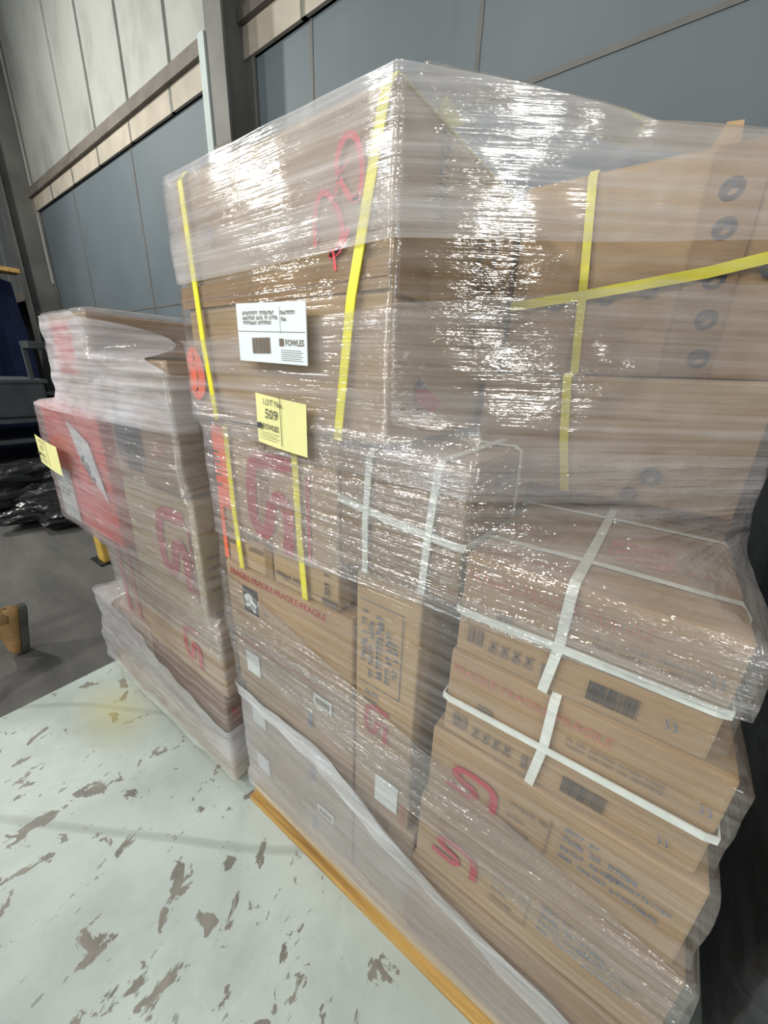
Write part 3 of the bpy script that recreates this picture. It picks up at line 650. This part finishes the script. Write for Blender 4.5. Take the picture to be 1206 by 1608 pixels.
q8 = carton(-1.985, -1.62, Y2, 1.46, 1.375, 1.700, 'card_brown', 'tall brown carton at the back top of the farther load', **E2)
Fp = front(Y2 - .004)
# red box: white diamond panel, lettering
F7 = front(Y2 - .036)
bm = bmesh.new(); vs = [bm.verts.new(F7.p(a, b_, .001)) for a, b_ in ((-1.93, 1.33), (-1.74, 1.26), (-1.655, 1.03), (-1.86, 1.17))]; bm.faces.new(vs); finish('white_diamond', bm, M['paper'], q7)
bm = bmesh.new(); quad_on(bm, F7, -2.23, -2.04, 0.86, 1.10); finish('white_patch', bm, M['paper_grey'], q7)
text(F7, q7, [('~QTY LOT', -2.23, 1.03, 0.05), ('~SIZE', -2.20, .97, 0.05)], 'ink_black')
text(front(Y2 - .038), q7, [('~SALE', -1.85, 1.18, 0.06)], 'ink_black', rot=-0.9)
# top brown carton of load 2: pink/red print
bm = bmesh.new(); quad_on(bm, Fp, -1.95, -1.76, 1.50, 1.68); finish('red_print', bm, M['card_red'], q8)
text(side(-1.62 + .004), q8, [('~HEAVY', 0.80, 1.60, 0.05)], 'card_dark')
bm = bmesh.new(); quad_on(bm, side(-1.62 + .003), 0.66, 0.96, 1.575, 1.635); tag(finish('orange_band', bm, M['card_orange'], q8), 'orange-brown bare board')
bm = bmesh.new()
for (a0, a1, b0, b1) in ((-1.56, -1.36, 1.24, 1.42), (-1.50, -1.40, 1.20, 1.30)): quad_on(bm, Fp, a0, a1, b0, b1)
finish('dark_print', bm, M['ink_black'], q4)
text(Fp, q4, [('FRAGILE', -1.34, 1.37, 0.05), ('~SALE', -1.30, 1.27, 0.04)], 'ink_palered')
logo(Fp, q3, -1.26, 0.95, 0.22, math.pi / 2, 'ink_red', 0.22)
bm = bmesh.new(); quad_on(bm, Fp, -1.155, -1.145, 0.78, 1.05); finish('printed_red_line', bm, M['ink_red'], q3)
F3 = side(-1.105 + .004)
text(F3, q3, [('~NAME  :', 0.578, 0.955, 0.020), ('~SPEC :', 0.578, 0.915, 0.020), ('~PRODUCT:', 0.578, 0.875, 0.020), ('N.W.:', 0.578, 0.835, 0.020), ('G.W.:', 0.578, 0.795, 0.020), ('~OFFICE TABLE', 0.665, 0.965, 0.020), ('~COLOUR BROWN', 0.66, 0.925, 0.020), ('~A NO', 0.67, 0.835, 0.02), ('~20 KG', 0.67, 0.795, 0.02)], 'ink_grey')
bm = bmesh.new()
for k in range(3): quad_on(bm, F3, 0.585 + k * .04, 0.612 + k * .04, 0.725, 0.755)
finish('handling_symbols', bm, M['ink_grey'], q3)
bm = bmesh.new(); stroke_on(bm, F3, [(0.575, 1.075), (0.60, 1.055), (0.62, 1.065), (0.60, 1.04)], 0.006); finish('brown_mark', bm, M['ink_palered'], q3)
dot(F3, q3, 0.70, 1.05, 0.018)
logo(Fp, q2, -1.24, 0.56, 0.13, math.pi / 2, 'ink_red', 0.2)
text(side(-1.075 + .004), q1, [('~CARE', 0.58, 0.30, 0.07)], 'ink_red')
text(side(-1.05 + .004), q2, [('~QTY', 0.60, 0.6, 0.03)], 'ink_grey')
bm = bmesh.new(); quad_on(bm, front(Y2 + .006), -1.83, -1.80, 0.47, 0.84); quad_on(bm, front(Y2 + .006), -1.72, -1.70, 0.47, 0.84); finish('red_stripe', bm, M['ink_red'], q6)
text(Fp, q5, [('~UP', -1.9, 0.28, 0.08)], 'ink_red')
lot_tag(front(Y2 - 0.085), -2.19, -1.94, 1.125, 1.245, '351', 'small yellow lot tag on the red corner of the farther load')

# ================================================================== STRETCH FILM
def hull(pts):
    pts = sorted(set(pts)); lo, up = [], []
    for src, dst in ((pts, lo), (pts[::-1], up)):
        for p in src:
            while len(dst) > 1 and (dst[-1][0] - dst[-2][0]) * (p[1] - dst[-2][1]) - (dst[-1][1] - dst[-2][1]) * (p[0] - dst[-2][0]) <= 0: dst.pop()
            dst.append(p)
    return lo[:-1] + up[:-1]
class Wrap:
    def __init__(s, load, ctr, z0, z1, pal, nl=150, nt=560, off=0.009, sm=3):
        s.c, s.z0, s.z1, s.nl, s.nt = ctr, z0, z1, nl, nt
        boxes = [b_ for b_ in CARTONS if b_[6] == load] + [pal]
        s.r = []
        for i in range(nl + 1):
            z = z0 + (z1 - z0) * i / nl
            for tol in (0.012, 0.03, 0.08):
                pts = [(x, y) for b_ in boxes if b_[4] - tol <= z <= b_[5] + tol for x in (b_[0] - off, b_[1] + off) for y in (b_[2] - off, b_[3] + off)]
                if pts: break
            H = hull([(round(a, 5), round(b_, 5)) for a, b_ in pts]); row = []
            for k in range(nt):
                an = 2 * math.pi * k / nt; dx, dy = math.cos(an), math.sin(an); best = 0.05
                for (ax, ay), (bx, by) in zip(H, H[1:] + H[:1]):
                    ex, ey = bx - ax, by - ay; den = dx * ey - dy * ex
                    if abs(den) < 1e-9: continue
                    tt = ((ax - ctr[0]) * ey - (ay - ctr[1]) * ex) / den; uu = ((ax - ctr[0]) * dy - (ay - ctr[1]) * dx) / den
                    if tt > 0 and -1e-6 <= uu <= 1 + 1e-6: best = max(best, tt)
                row.append(best)
            s.r.append(row)
        # film spans hollows between levels: relax upward/downward but never inside the load
        for it in range(10):
            new = [row[:] for row in s.r]
            for i in range(1, nl):
                for k in range(nt): new[i][k] = max(s.r[i][k], (s.r[i - 1][k] + s.r[i + 1][k]) / 2)
            s.r = new
    def at(s, k, z):
        f = min(max((z - s.z0) / (s.z1 - s.z0) * s.nl, 0), s.nl - 1e-6); i = int(f); u = f - i
        return s.r[i][k % s.nt] * (1 - u) + s.r[i + 1][k % s.nt] * u
    def pos(s, k, z, extra=0.0):
        an = 2 * math.pi * (k % s.nt) / s.nt; r = s.at(k, z) + extra
        return Vector((s.c[0] + r * math.cos(an), s.c[1] + r * math.sin(an), z))
    def sheet(s, name, mat, lo, hi, rows, extra, parent=None, crumple=0.0, seed=0, cap=False, ks=None):
        bm = bmesh.new(); g = []
        ks = range(s.nt + 1) if ks is None else ks
        for k in ks:
            p0 = s.pos(k, 1.0); zl, zh = lo(p0.x, p0.y), hi(p0.x, p0.y); col_ = []
            for j in range(rows + 1):
                z = zl + (zh - zl) * j / rows; z = min(max(z, s.z0), s.z1)
                q = Vector((p0.x * 3, p0.y * 3, z * 12 + seed)); e = extra + crumple * (0.5 + noise.noise(q)) + crumple * 0.6 * noise.noise(Vector((p0.x * 14, p0.y * 14, z * 26 + seed)))
                col_.append(bm.verts.new(s.pos(k, z, max(e, extra * 0.5))))
            if cap:
                top = col_[-1].co.copy()
                for sh, dz in ((0.985, 0.006), (0.93, 0.010), (0.80, 0.008)):
                    col_.append(bm.verts.new(Vector((s.c[0] + (top.x - s.c[0]) * sh, s.c[1] + (top.y - s.c[1]) * sh, top.z + dz))))
            g.append(col_)
        for a, c in zip(g, g[1:]):
            for j in range(len(a) - 1): bm.faces.new([a[j], c[j], c[j + 1], a[j + 1]])
        bmesh.ops.remove_doubles(bm, verts=bm.verts, dist=1e-6)
        o = finish(name, bm, mat, parent, smooth=True); return o

def film_top(x, y):
    return 1.932 - 0.108 * min(max(0.0, x + 0.39), 0.46)
W1 = Wrap(1, (-0.37, 1.10), 0.075, 1.942, (-0.955, 0.215, 0.562, 1.70, 0.0, 0.138))
f1 = W1.sheet('stretch_film', film('film_base', 0.01, 0.17, 0.0, 70, 0.9, 0.06, rough=0.10, dist=0.006), lambda x, y: 0.085, film_top, 150, 0.002, crumple=0.003, cap=True)
tag(f1, 'clear ridged stretch film wound around the nearer load of cartons', 'stretch film')
def band(Wr, par, nm, lo, hi, rows, ex, cr, seed, mat, ks=None): return Wr.sheet('film_band', mat, lo, hi, rows, ex, par, cr, seed, ks=ks)
band(W1, f1, 'top', lambda x, y: 1.742 + 0.02 * x + 0.03 * (y - .56), lambda x, y: film_top(x, y) - .003, 22, 0.007, 0.004, 3, film('film_top', 0.16, 0.52, 0.02, 80, 0.9, 0.05, off=1))
band(W1, f1, 'mid', lambda x, y: 1.36 - 0.02 * x, lambda x, y: 1.60 + 0.08 * (x + 1.0), 26, 0.007, 0.004, 5, film('film_mid', 0.03, 0.36, -0.05, 75, 0.9, 0.06, off=4, dist=0.006))
band(W1, f1, 'upper', lambda x, y: 1.11 + 0.06 * (x + .9), lambda x, y: 1.44 - .02 * x, 26, 0.010, 0.004, 9, film('film_upper', 0.03, 0.34, 0.10, 55, 1.0, 0.10, rough=0.10, off=7, dist=0.02))
band(W1, f1, 'belt', lambda x, y: 0.70 - 0.14 * (x + .9), lambda x, y: 0.98 - 0.26 * (x + .9), 20, 0.007, 0.005, 12, film('film_belt', 0.01, 0.20, 0.15, 45, 1.0, 0.09, rough=0.10, off=9, dist=0.024))
sk = lambda x, y: 0.560 - 0.45 * min(max(0.0, x + .52), .24) - 0.22 * max(0.0, x + .28) + 0.006 * math.sin(x * 17) + 0.003 * math.sin(x * 41)
band(W1, f1, 'skirt', lambda x, y: 0.088, sk, 26, 0.004, 0.004, 15, film('film_skirt', 0.24, 0.44, 0.30, 18, 0.9, 0.06, col=(0.80, 0.80, 0.84), off=13, dist=0.01))
band(W1, f1, 'skirt_edge', lambda x, y: sk(x, y) - 0.05 - .015 * math.sin(x * 9), lambda x, y: sk(x, y) + 0.006, 8, 0.008, 0.008, 19, film('film_skirt_edge', 0.22, 0.75, 0.30, 40, 1.0, 0.10, col=(0.84, 0.87, 0.93), off=17, dist=0.012))

W2 = Wrap(2, (-1.70, 1.02), 0.03, 1.706, (-2.19, -1.06, 0.555, 1.70, 0.0, 0.138), nt=420)
f2 = W2.sheet('stretch_film', film('film_far_base', 0.05, 0.30, 0.05, 60, 0.9, 0.06, off=21, dist=0.008), lambda x, y: 0.035, lambda x, y: 1.706, 130, 0.003, crumple=0.012, cap=True, seed=40)
tag(f2, 'milky crumpled stretch film wound around the farther load with the red box', 'stretch film')
band(W2, f2, 'top', lambda x, y: 1.36 + 0.0 * x, lambda x, y: 1.70 - 0.32 * max(0, x + 1.66), 26, 0.012, 0.010, 43, film('film_far_top', 0.25, 0.85, 0.06, 50, 1.0, 0.08, col=(0.90, 0.89, 0.95), off=23, dist=0.006))
band(W2, f2, 'mid', lambda x, y: 0.62, lambda x, y: 1.36, 26, 0.012, 0.008, 46, film('film_far_mid', 0.06, 0.28, 0.10, 45, 1.0, 0.14, rough=0.10, off=27, dist=0.02))
band(W2, f2, 'skirt', lambda x, y: 0.035, lambda x, y: 0.50 - 0.22 * (x + 2.1), 24, 0.014, 0.016, 49, film('film_far_skirt', 0.26, 0.60, 0.35, 22, 1.0, 0.12, col=(0.80, 0.81, 0.86), off=31, dist=0.012))

# ================================================================== RIGHT-HAND DARK LOAD
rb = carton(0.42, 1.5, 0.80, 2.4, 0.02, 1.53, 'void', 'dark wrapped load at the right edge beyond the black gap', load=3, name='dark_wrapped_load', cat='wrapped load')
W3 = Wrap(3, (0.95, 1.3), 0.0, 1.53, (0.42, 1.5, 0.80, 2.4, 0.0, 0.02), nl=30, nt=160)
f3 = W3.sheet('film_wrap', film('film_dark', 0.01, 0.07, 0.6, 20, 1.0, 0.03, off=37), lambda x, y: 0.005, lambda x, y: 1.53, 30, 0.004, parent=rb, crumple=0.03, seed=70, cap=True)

# ================================================================== LEFT BACKGROUND
def crumple_blob(name, c, s, mat, label, cat, seed, group=None):
    bm = bmesh.new(); bmesh.ops.create_icosphere(bm, subdivisions=4, radius=1.0)
    for v in bm.verts:
        n_ = noise.noise(v.co * 1.7 + Vector((seed, 0, 0))) * 0.45 + noise.noise(v.co * 5 + Vector((0, seed, 0))) * 0.15
        v.co *= 1 + n_; v.co = Vector((v.co.x * s[0], v.co.y * s[1], max(v.co.z * s[2], -s[2] * 0.8))) + Vector((c[0], c[1], s[2] * 0.8 - 0.012))
    return tag(finish(name, bm, M[mat], smooth=False), label, cat, group)
crumple_blob('black_plastic_bundle', (-4.85, 1.25), (0.36, 0.55, 0.16), 'black_plastic', 'glossy black plastic heap on the asphalt nearest the farther load', 'bundle', 1)
crumple_blob('black_plastic_bundle', (-5.72, 1.10), (0.34, 0.8, 0.26), 'black_plastic', 'glossy black plastic heap behind the first one, below the grey bin', 'bundle', 5)
rk = empty('storage_rack', (-7.0, 1.6, -0.012)); tag(rk, 'dark steel rack at the left edge beyond the asphalt', 'rack')
for y_ in (0.55, 2.35):
    for x_ in (-6.45, -7.6):
        bm = bmesh.new(); add_box(bm, x_, x_ + 0.09, y_, y_ + 0.09, -0.012, 0.83); finish('upright', bm, M['dark_metal'], rk)
for z in (0.35, 0.62, 0.86):
    bm = bmesh.new(); add_box(bm, -7.6, -6.36, 0.55, 2.44, z - 0.03, z); finish('shelf', bm, M['dark_metal'], rk)
    bm = bmesh.new(); add_box(bm, -6.36, -6.33, 0.55, 2.44, z - 0.05, z); finish('shelf_rail', bm, M['grey_metal'], rk)
bm = bmesh.new(); add_box(bm, -7.5, -6.42, 0.62, 1.62, 0.862, 1.30)
bn = bmesh.new(); add_box(bn, -7.45, -6.40, 0.6, 1.66, 1.26, 1.31)
o = finish('grey_bin', bm, M['grey_metal'], bevel=0.02); tag(o, 'dark grey bin on the rack at the left edge', 'bin'); finish('bin_rim', bn, M['grey_metal'], o, bevel=0.01)
bm = bmesh.new(); add_box(bm, -7.5, -6.5, 1.72, 2.3, 0.862, 1.1); tag(finish('black_crate', bm, M['dark_metal'], bevel=0.01), 'low black crate on the rack beside the grey bin', 'crate')
bm = bmesh.new()
bmesh.ops.create_cube(bm, size=1.0); bmesh.ops.subdivide_edges(bm, edges=bm.edges, cuts=14, use_grid_fill=True)
for v in bm.verts:
    n_ = noise.noise(Vector((v.co.x * 5, v.co.y * 5, v.co.z * 2))) * 0.06
    v.co = Vector((v.co.x * (1.4 + n_), v.co.y * (1.75 + n_ * 2) + n_, v.co.z * 2.7 * (1 - 0.06 * abs(v.co.y)) + n_)) + Vector((-9.3, 1.25, 1.345))
tag(finish('tarpaulin_cover', bm, M['blue_tarp'], smooth=False), 'dark blue tarpaulin over a tall stack at the left edge, behind the rack', 'tarpaulin')
bm = bmesh.new(); add_box(bm, -8.8, -8.5, 1.35, 2.2, 2.76, 2.82); add_box(bm, -9.4, -8.5, 1.35, 1.42, 2.76, 2.80)
tag(finish('timber_plank', bm, M['wood'], bevel=0.004), 'orange-brown plank lying on top of the blue tarpaulin stack', 'plank')
bm = bmesh.new(); add_box(bm, -6.5, -6.2, 1.50, 2.15, 1.66, 1.74); add_box(bm, -6.5, -6.45, 1.5, 1.55, 1.311, 1.66); add_box(bm, -6.5, -6.42, 2.0, 2.08, 1.1, 1.66)
tag(finish('grey_bracket', bm, M['grey_metal'], bevel=0.006), 'small grey steel stand on the bin at the left edge', 'stand')
bm = bmesh.new(); add_box(bm, -3.60, -3.47, 0.97, 1.09, -0.012, 0.60)
yp = tag(finish('yellow_post', bm, M['yellow_paint'], bevel=0.012), 'yellow post on the asphalt behind the red corner of the farther load', 'post')
bm = bmesh.new(); add_box(bm, -3.64, -3.43, 0.93, 1.13, -0.012, 0.0); finish('base_plate', bm, M['dark_metal'], yp)

# ================================================================== PERSON (only a booted foot reaches the frame)
def skin_mesh(name, verts, edges, radii, mat, parent=None, root=0, sub=2):
    me = bpy.data.meshes.new(name); me.from_pydata(verts, edges, []); o = bpy.data.objects.new(name, me); COL.objects.link(o)
    o.modifiers.new('skin', 'SKIN'); ly = me.skin_vertices[0].data
    for i, r in enumerate(radii): ly[i].radius = (r, r) if not isinstance(r, tuple) else r
    ly[root].use_root = True
    sb = o.modifiers.new('sub', 'SUBSURF'); sb.levels = sub; sb.render_levels = sub
    bpy.context.view_layer.update(); dg = bpy.context.evaluated_depsgraph_get()
    m2 = bpy.data.meshes.new_from_object(o.evaluated_get(dg)); bpy.data.objects.remove(o)
    m2.materials.clear(); m2.materials.append(mat)
    for p in m2.polygons: p.use_smooth = True
    o = bpy.data.objects.new(name, m2); COL.objects.link(o); o.parent = parent
    return o
PX = -2.66
A = (PX, 0.200, 0.215)            # trailing ankle
K = (PX + .01, -0.16, 0.40); HR = (PX + .02, -0.42, 0.90)
HL = (PX - .18, -0.42, 0.90); KL = (PX - .18, -0.66, 0.50); AL = (PX - .18, -0.62, 0.09)
pel = (PX - .08, -0.42, 0.95); ch = (PX - .08, -0.50, 1.28); nk = (PX - .08, -0.53, 1.47); hd = (PX - .08, -0.56, 1.60); tp = (PX - .08, -0.56, 1.72)
SR = (PX + .10, -0.50, 1.40); ER = (PX + .16, -0.60, 1.14); WR = (PX + .13, -0.82, 1.02)
SL = (PX - .26, -0.50, 1.40); EL = (PX - .32, -0.36, 1.14); WL = (PX - .30, -0.46, 0.90)
V_ = [pel, ch, nk, hd, tp, HR, K, A, HL, KL, AL, SR, ER, WR, SL, EL, WL]
E_ = [(0, 1), (1, 2), (2, 3), (3, 4), (0, 5), (5, 6), (6, 7), (0, 8), (8, 9), (9, 10), (1, 11), (11, 12), (12, 13), (1, 14), (14, 15), (15, 16)]
R_ = [.12, .13, .055, .085, .07, .085, .055, .038, .085, .055, .038, .055, .04, .027, .055, .04, .027]
def hand(W0, d, s):
    W0 = Vector(W0); d = Vector(d).normalized(); i0 = 13 if s > 0 else 16
    V_.append(tuple(W0 + d * .05)); E_.append((i0, len(V_) - 1)); R_.append(.026); pm = len(V_) - 1
    for j, L in enumerate((.070, .080, .074, .058)):
        o = Vector((0, 0, (j - 1.5) * .019)); a = W0 + d * .085 + o; b_ = a + d * L * .5 + Vector((-s * .008, 0, 0)); c_ = b_ + d * L * .4 + Vector((-s * .022, 0, 0))
        V_.extend([tuple(a), tuple(b_), tuple(c_)]); n_ = len(V_); E_.extend([(pm, n_ - 3), (n_ - 3, n_ - 2), (n_ - 2, n_ - 1)]); R_.extend([.010, .009, .008])
    a = W0 + d * .04 + Vector((-s * .03, 0, .02)); b_ = a + d * .04 + Vector((-s * .01, 0, .01)); V_.extend([tuple(a), tuple(b_)]); n_ = len(V_); E_.extend([(pm, n_ - 2), (n_ - 2, n_ - 1)]); R_.extend([.011, .009])
hand(WR, (-.05, -.9, -.3), 1); hand(WL, (0, -.2, -.9), -1)
body = skin_mesh('person', V_, E_, R_, M['skin']); tag(body, 'person in blue jeans and tan work boots walking off at the left edge', 'person')
def cuff_pt(a, b_, f): return tuple(Vector(a).lerp(Vector(b_), f))
skin_mesh('jeans', [pel, HR, K, cuff_pt(K, A, .55), cuff_pt(K, A, .97), HL, KL, cuff_pt(KL, AL, .9), (pel[0], pel[1], 1.04)], [(0, 1), (1, 2), (2, 3), (3, 4), (0, 5), (5, 6), (6, 7), (0, 8)], [.135, .10, .072, .062, .056, .10, .072, .06, .13], M['denim'], body)
skin_mesh('shirt', [(pel[0], pel[1], 1.02), ch, (nk[0], nk[1], nk[2] - .05), SR, ER, cuff_pt(ER, WR, .8), SL, EL, cuff_pt(EL, WL, .8)], [(0, 1), (1, 2), (1, 3), (3, 4), (4, 5), (1, 6), (6, 7), (7, 8)], [.145, .15, .075, .07, .052, .038, .07, .052, .038], M['hi_vis'], body)
bm = bmesh.new(); bmesh.ops.create_uvsphere(bm, u_segments=20, v_segments=12, radius=.092, matrix=Matrix.Translation((tp[0], tp[1] + .03, tp[2] - .04))); finish('hair', bm, M['hair'], body, smooth=True)
bm = bmesh.new()
bmesh.ops.create_cone(bm, segments=8, radius1=.016, radius2=.006, depth=.04, cap_ends=True, matrix=Matrix.Translation((hd[0], hd[1] - .10, hd[2])))
finish('nose', bm, M['skin'], body, smooth=True)
def boot(heel, toe_dir, up_dir, parent):
    """work boot lofted heel to toe, with shaft, sole and toe bumper"""
    o = Vector(heel); tdir = Vector(toe_dir).normalized(); u = Vector(up_dir); u = (u - tdir * u.dot(tdir)).normalized(); wv = tdir.cross(u)
    bm = bmesh.new(); rings = []
    prof = [(0.0, .030, .085), (.02, .036, .12), (.06, .040, .135), (.10, .040, .13), (.14, .043, .10), (.19, .047, .078), (.235, .046, .066), (.265, .036, .052), (.28, .018, .030)]
    for tt, hw, ht in prof:
        ring = []
        for k in range(14):
            a = 2 * math.pi * k / 14; ring.append(bm.verts.new(o + tdir * tt + wv * hw * math.cos(a) + u * (.022 + ht / 2 + ht / 2 * math.sin(a) * (1 if math.sin(a) > 0 else 1))))
        rings.append(ring)
    for a, c in zip(rings, rings[1:]):
        for k in range(14): bm.faces.new([a[k], a[(k + 1) % 14], c[(k + 1) % 14], c[k]])
    bm.faces.new(rings[0][::-1]); bm.faces.new(rings[-1])
    rings = []
    for hh, tt, l_, wd in ((.08, .055, .060, .042), (.12, .050, .056, .043), (.15, .046, .055, .046), (.175, .044, .058, .049), (.178, .044, .050, .042)):
        rings.append([bm.verts.new(o + u * hh + tdir * (tt + l_ * math.cos(2 * math.pi * k / 16)) + wv * wd * math.sin(2 * math.pi * k / 16)) for k in range(16)])
    for a, c in zip(rings, rings[1:]):
        for k in range(16): bm.faces.new([a[k], a[(k + 1) % 16], c[(k + 1) % 16], c[k]])
    bm.faces.new(rings[0][::-1]); bm.faces.new(rings[-1])
    bo = finish('boot', bm, M['leather'], parent, smooth=True); bo['label'] = 'tan work boot'
    bm = bmesh.new(); lo_, hi_ = [], []
    for tt, hw in ((-.006, .024), (.01, .038), (.06, .042), (.11, .036), (.16, .044), (.22, .050), (.26, .040), (.288, .014)):
        lo_.append(tt); hi_.append(hw)
    ou = [(a, b_) for a, b_ in zip(lo_, hi_)] + [(a, -b_) for a, b_ in zip(lo_[::-1], hi_[::-1])]
    bot = [bm.verts.new(o + tdir * a + wv * b_) for a, b_ in ou]; top = [bm.verts.new(o + tdir * a + wv * b_ + u * .032) for a, b_ in ou]
    bm.faces.new(bot[::-1]); bm.faces.new(top)
    for k in range(len(ou)): bm.faces.new([bot[k], bot[(k + 1) % len(ou)], top[(k + 1) % len(ou)], top[k]])
    s_ = finish('sole', bm, M['rubber'], bo, bevel=.004); s_['label'] = 'dark rubber sole'
    return bo
boot((PX, 0.340, 0.262), (0.02, -0.18, -1.0), (0, -1, 0.10), body)
boot((AL[0], AL[1] + .06, -0.012), (0, -1, 0), (0, 0, 1), body)
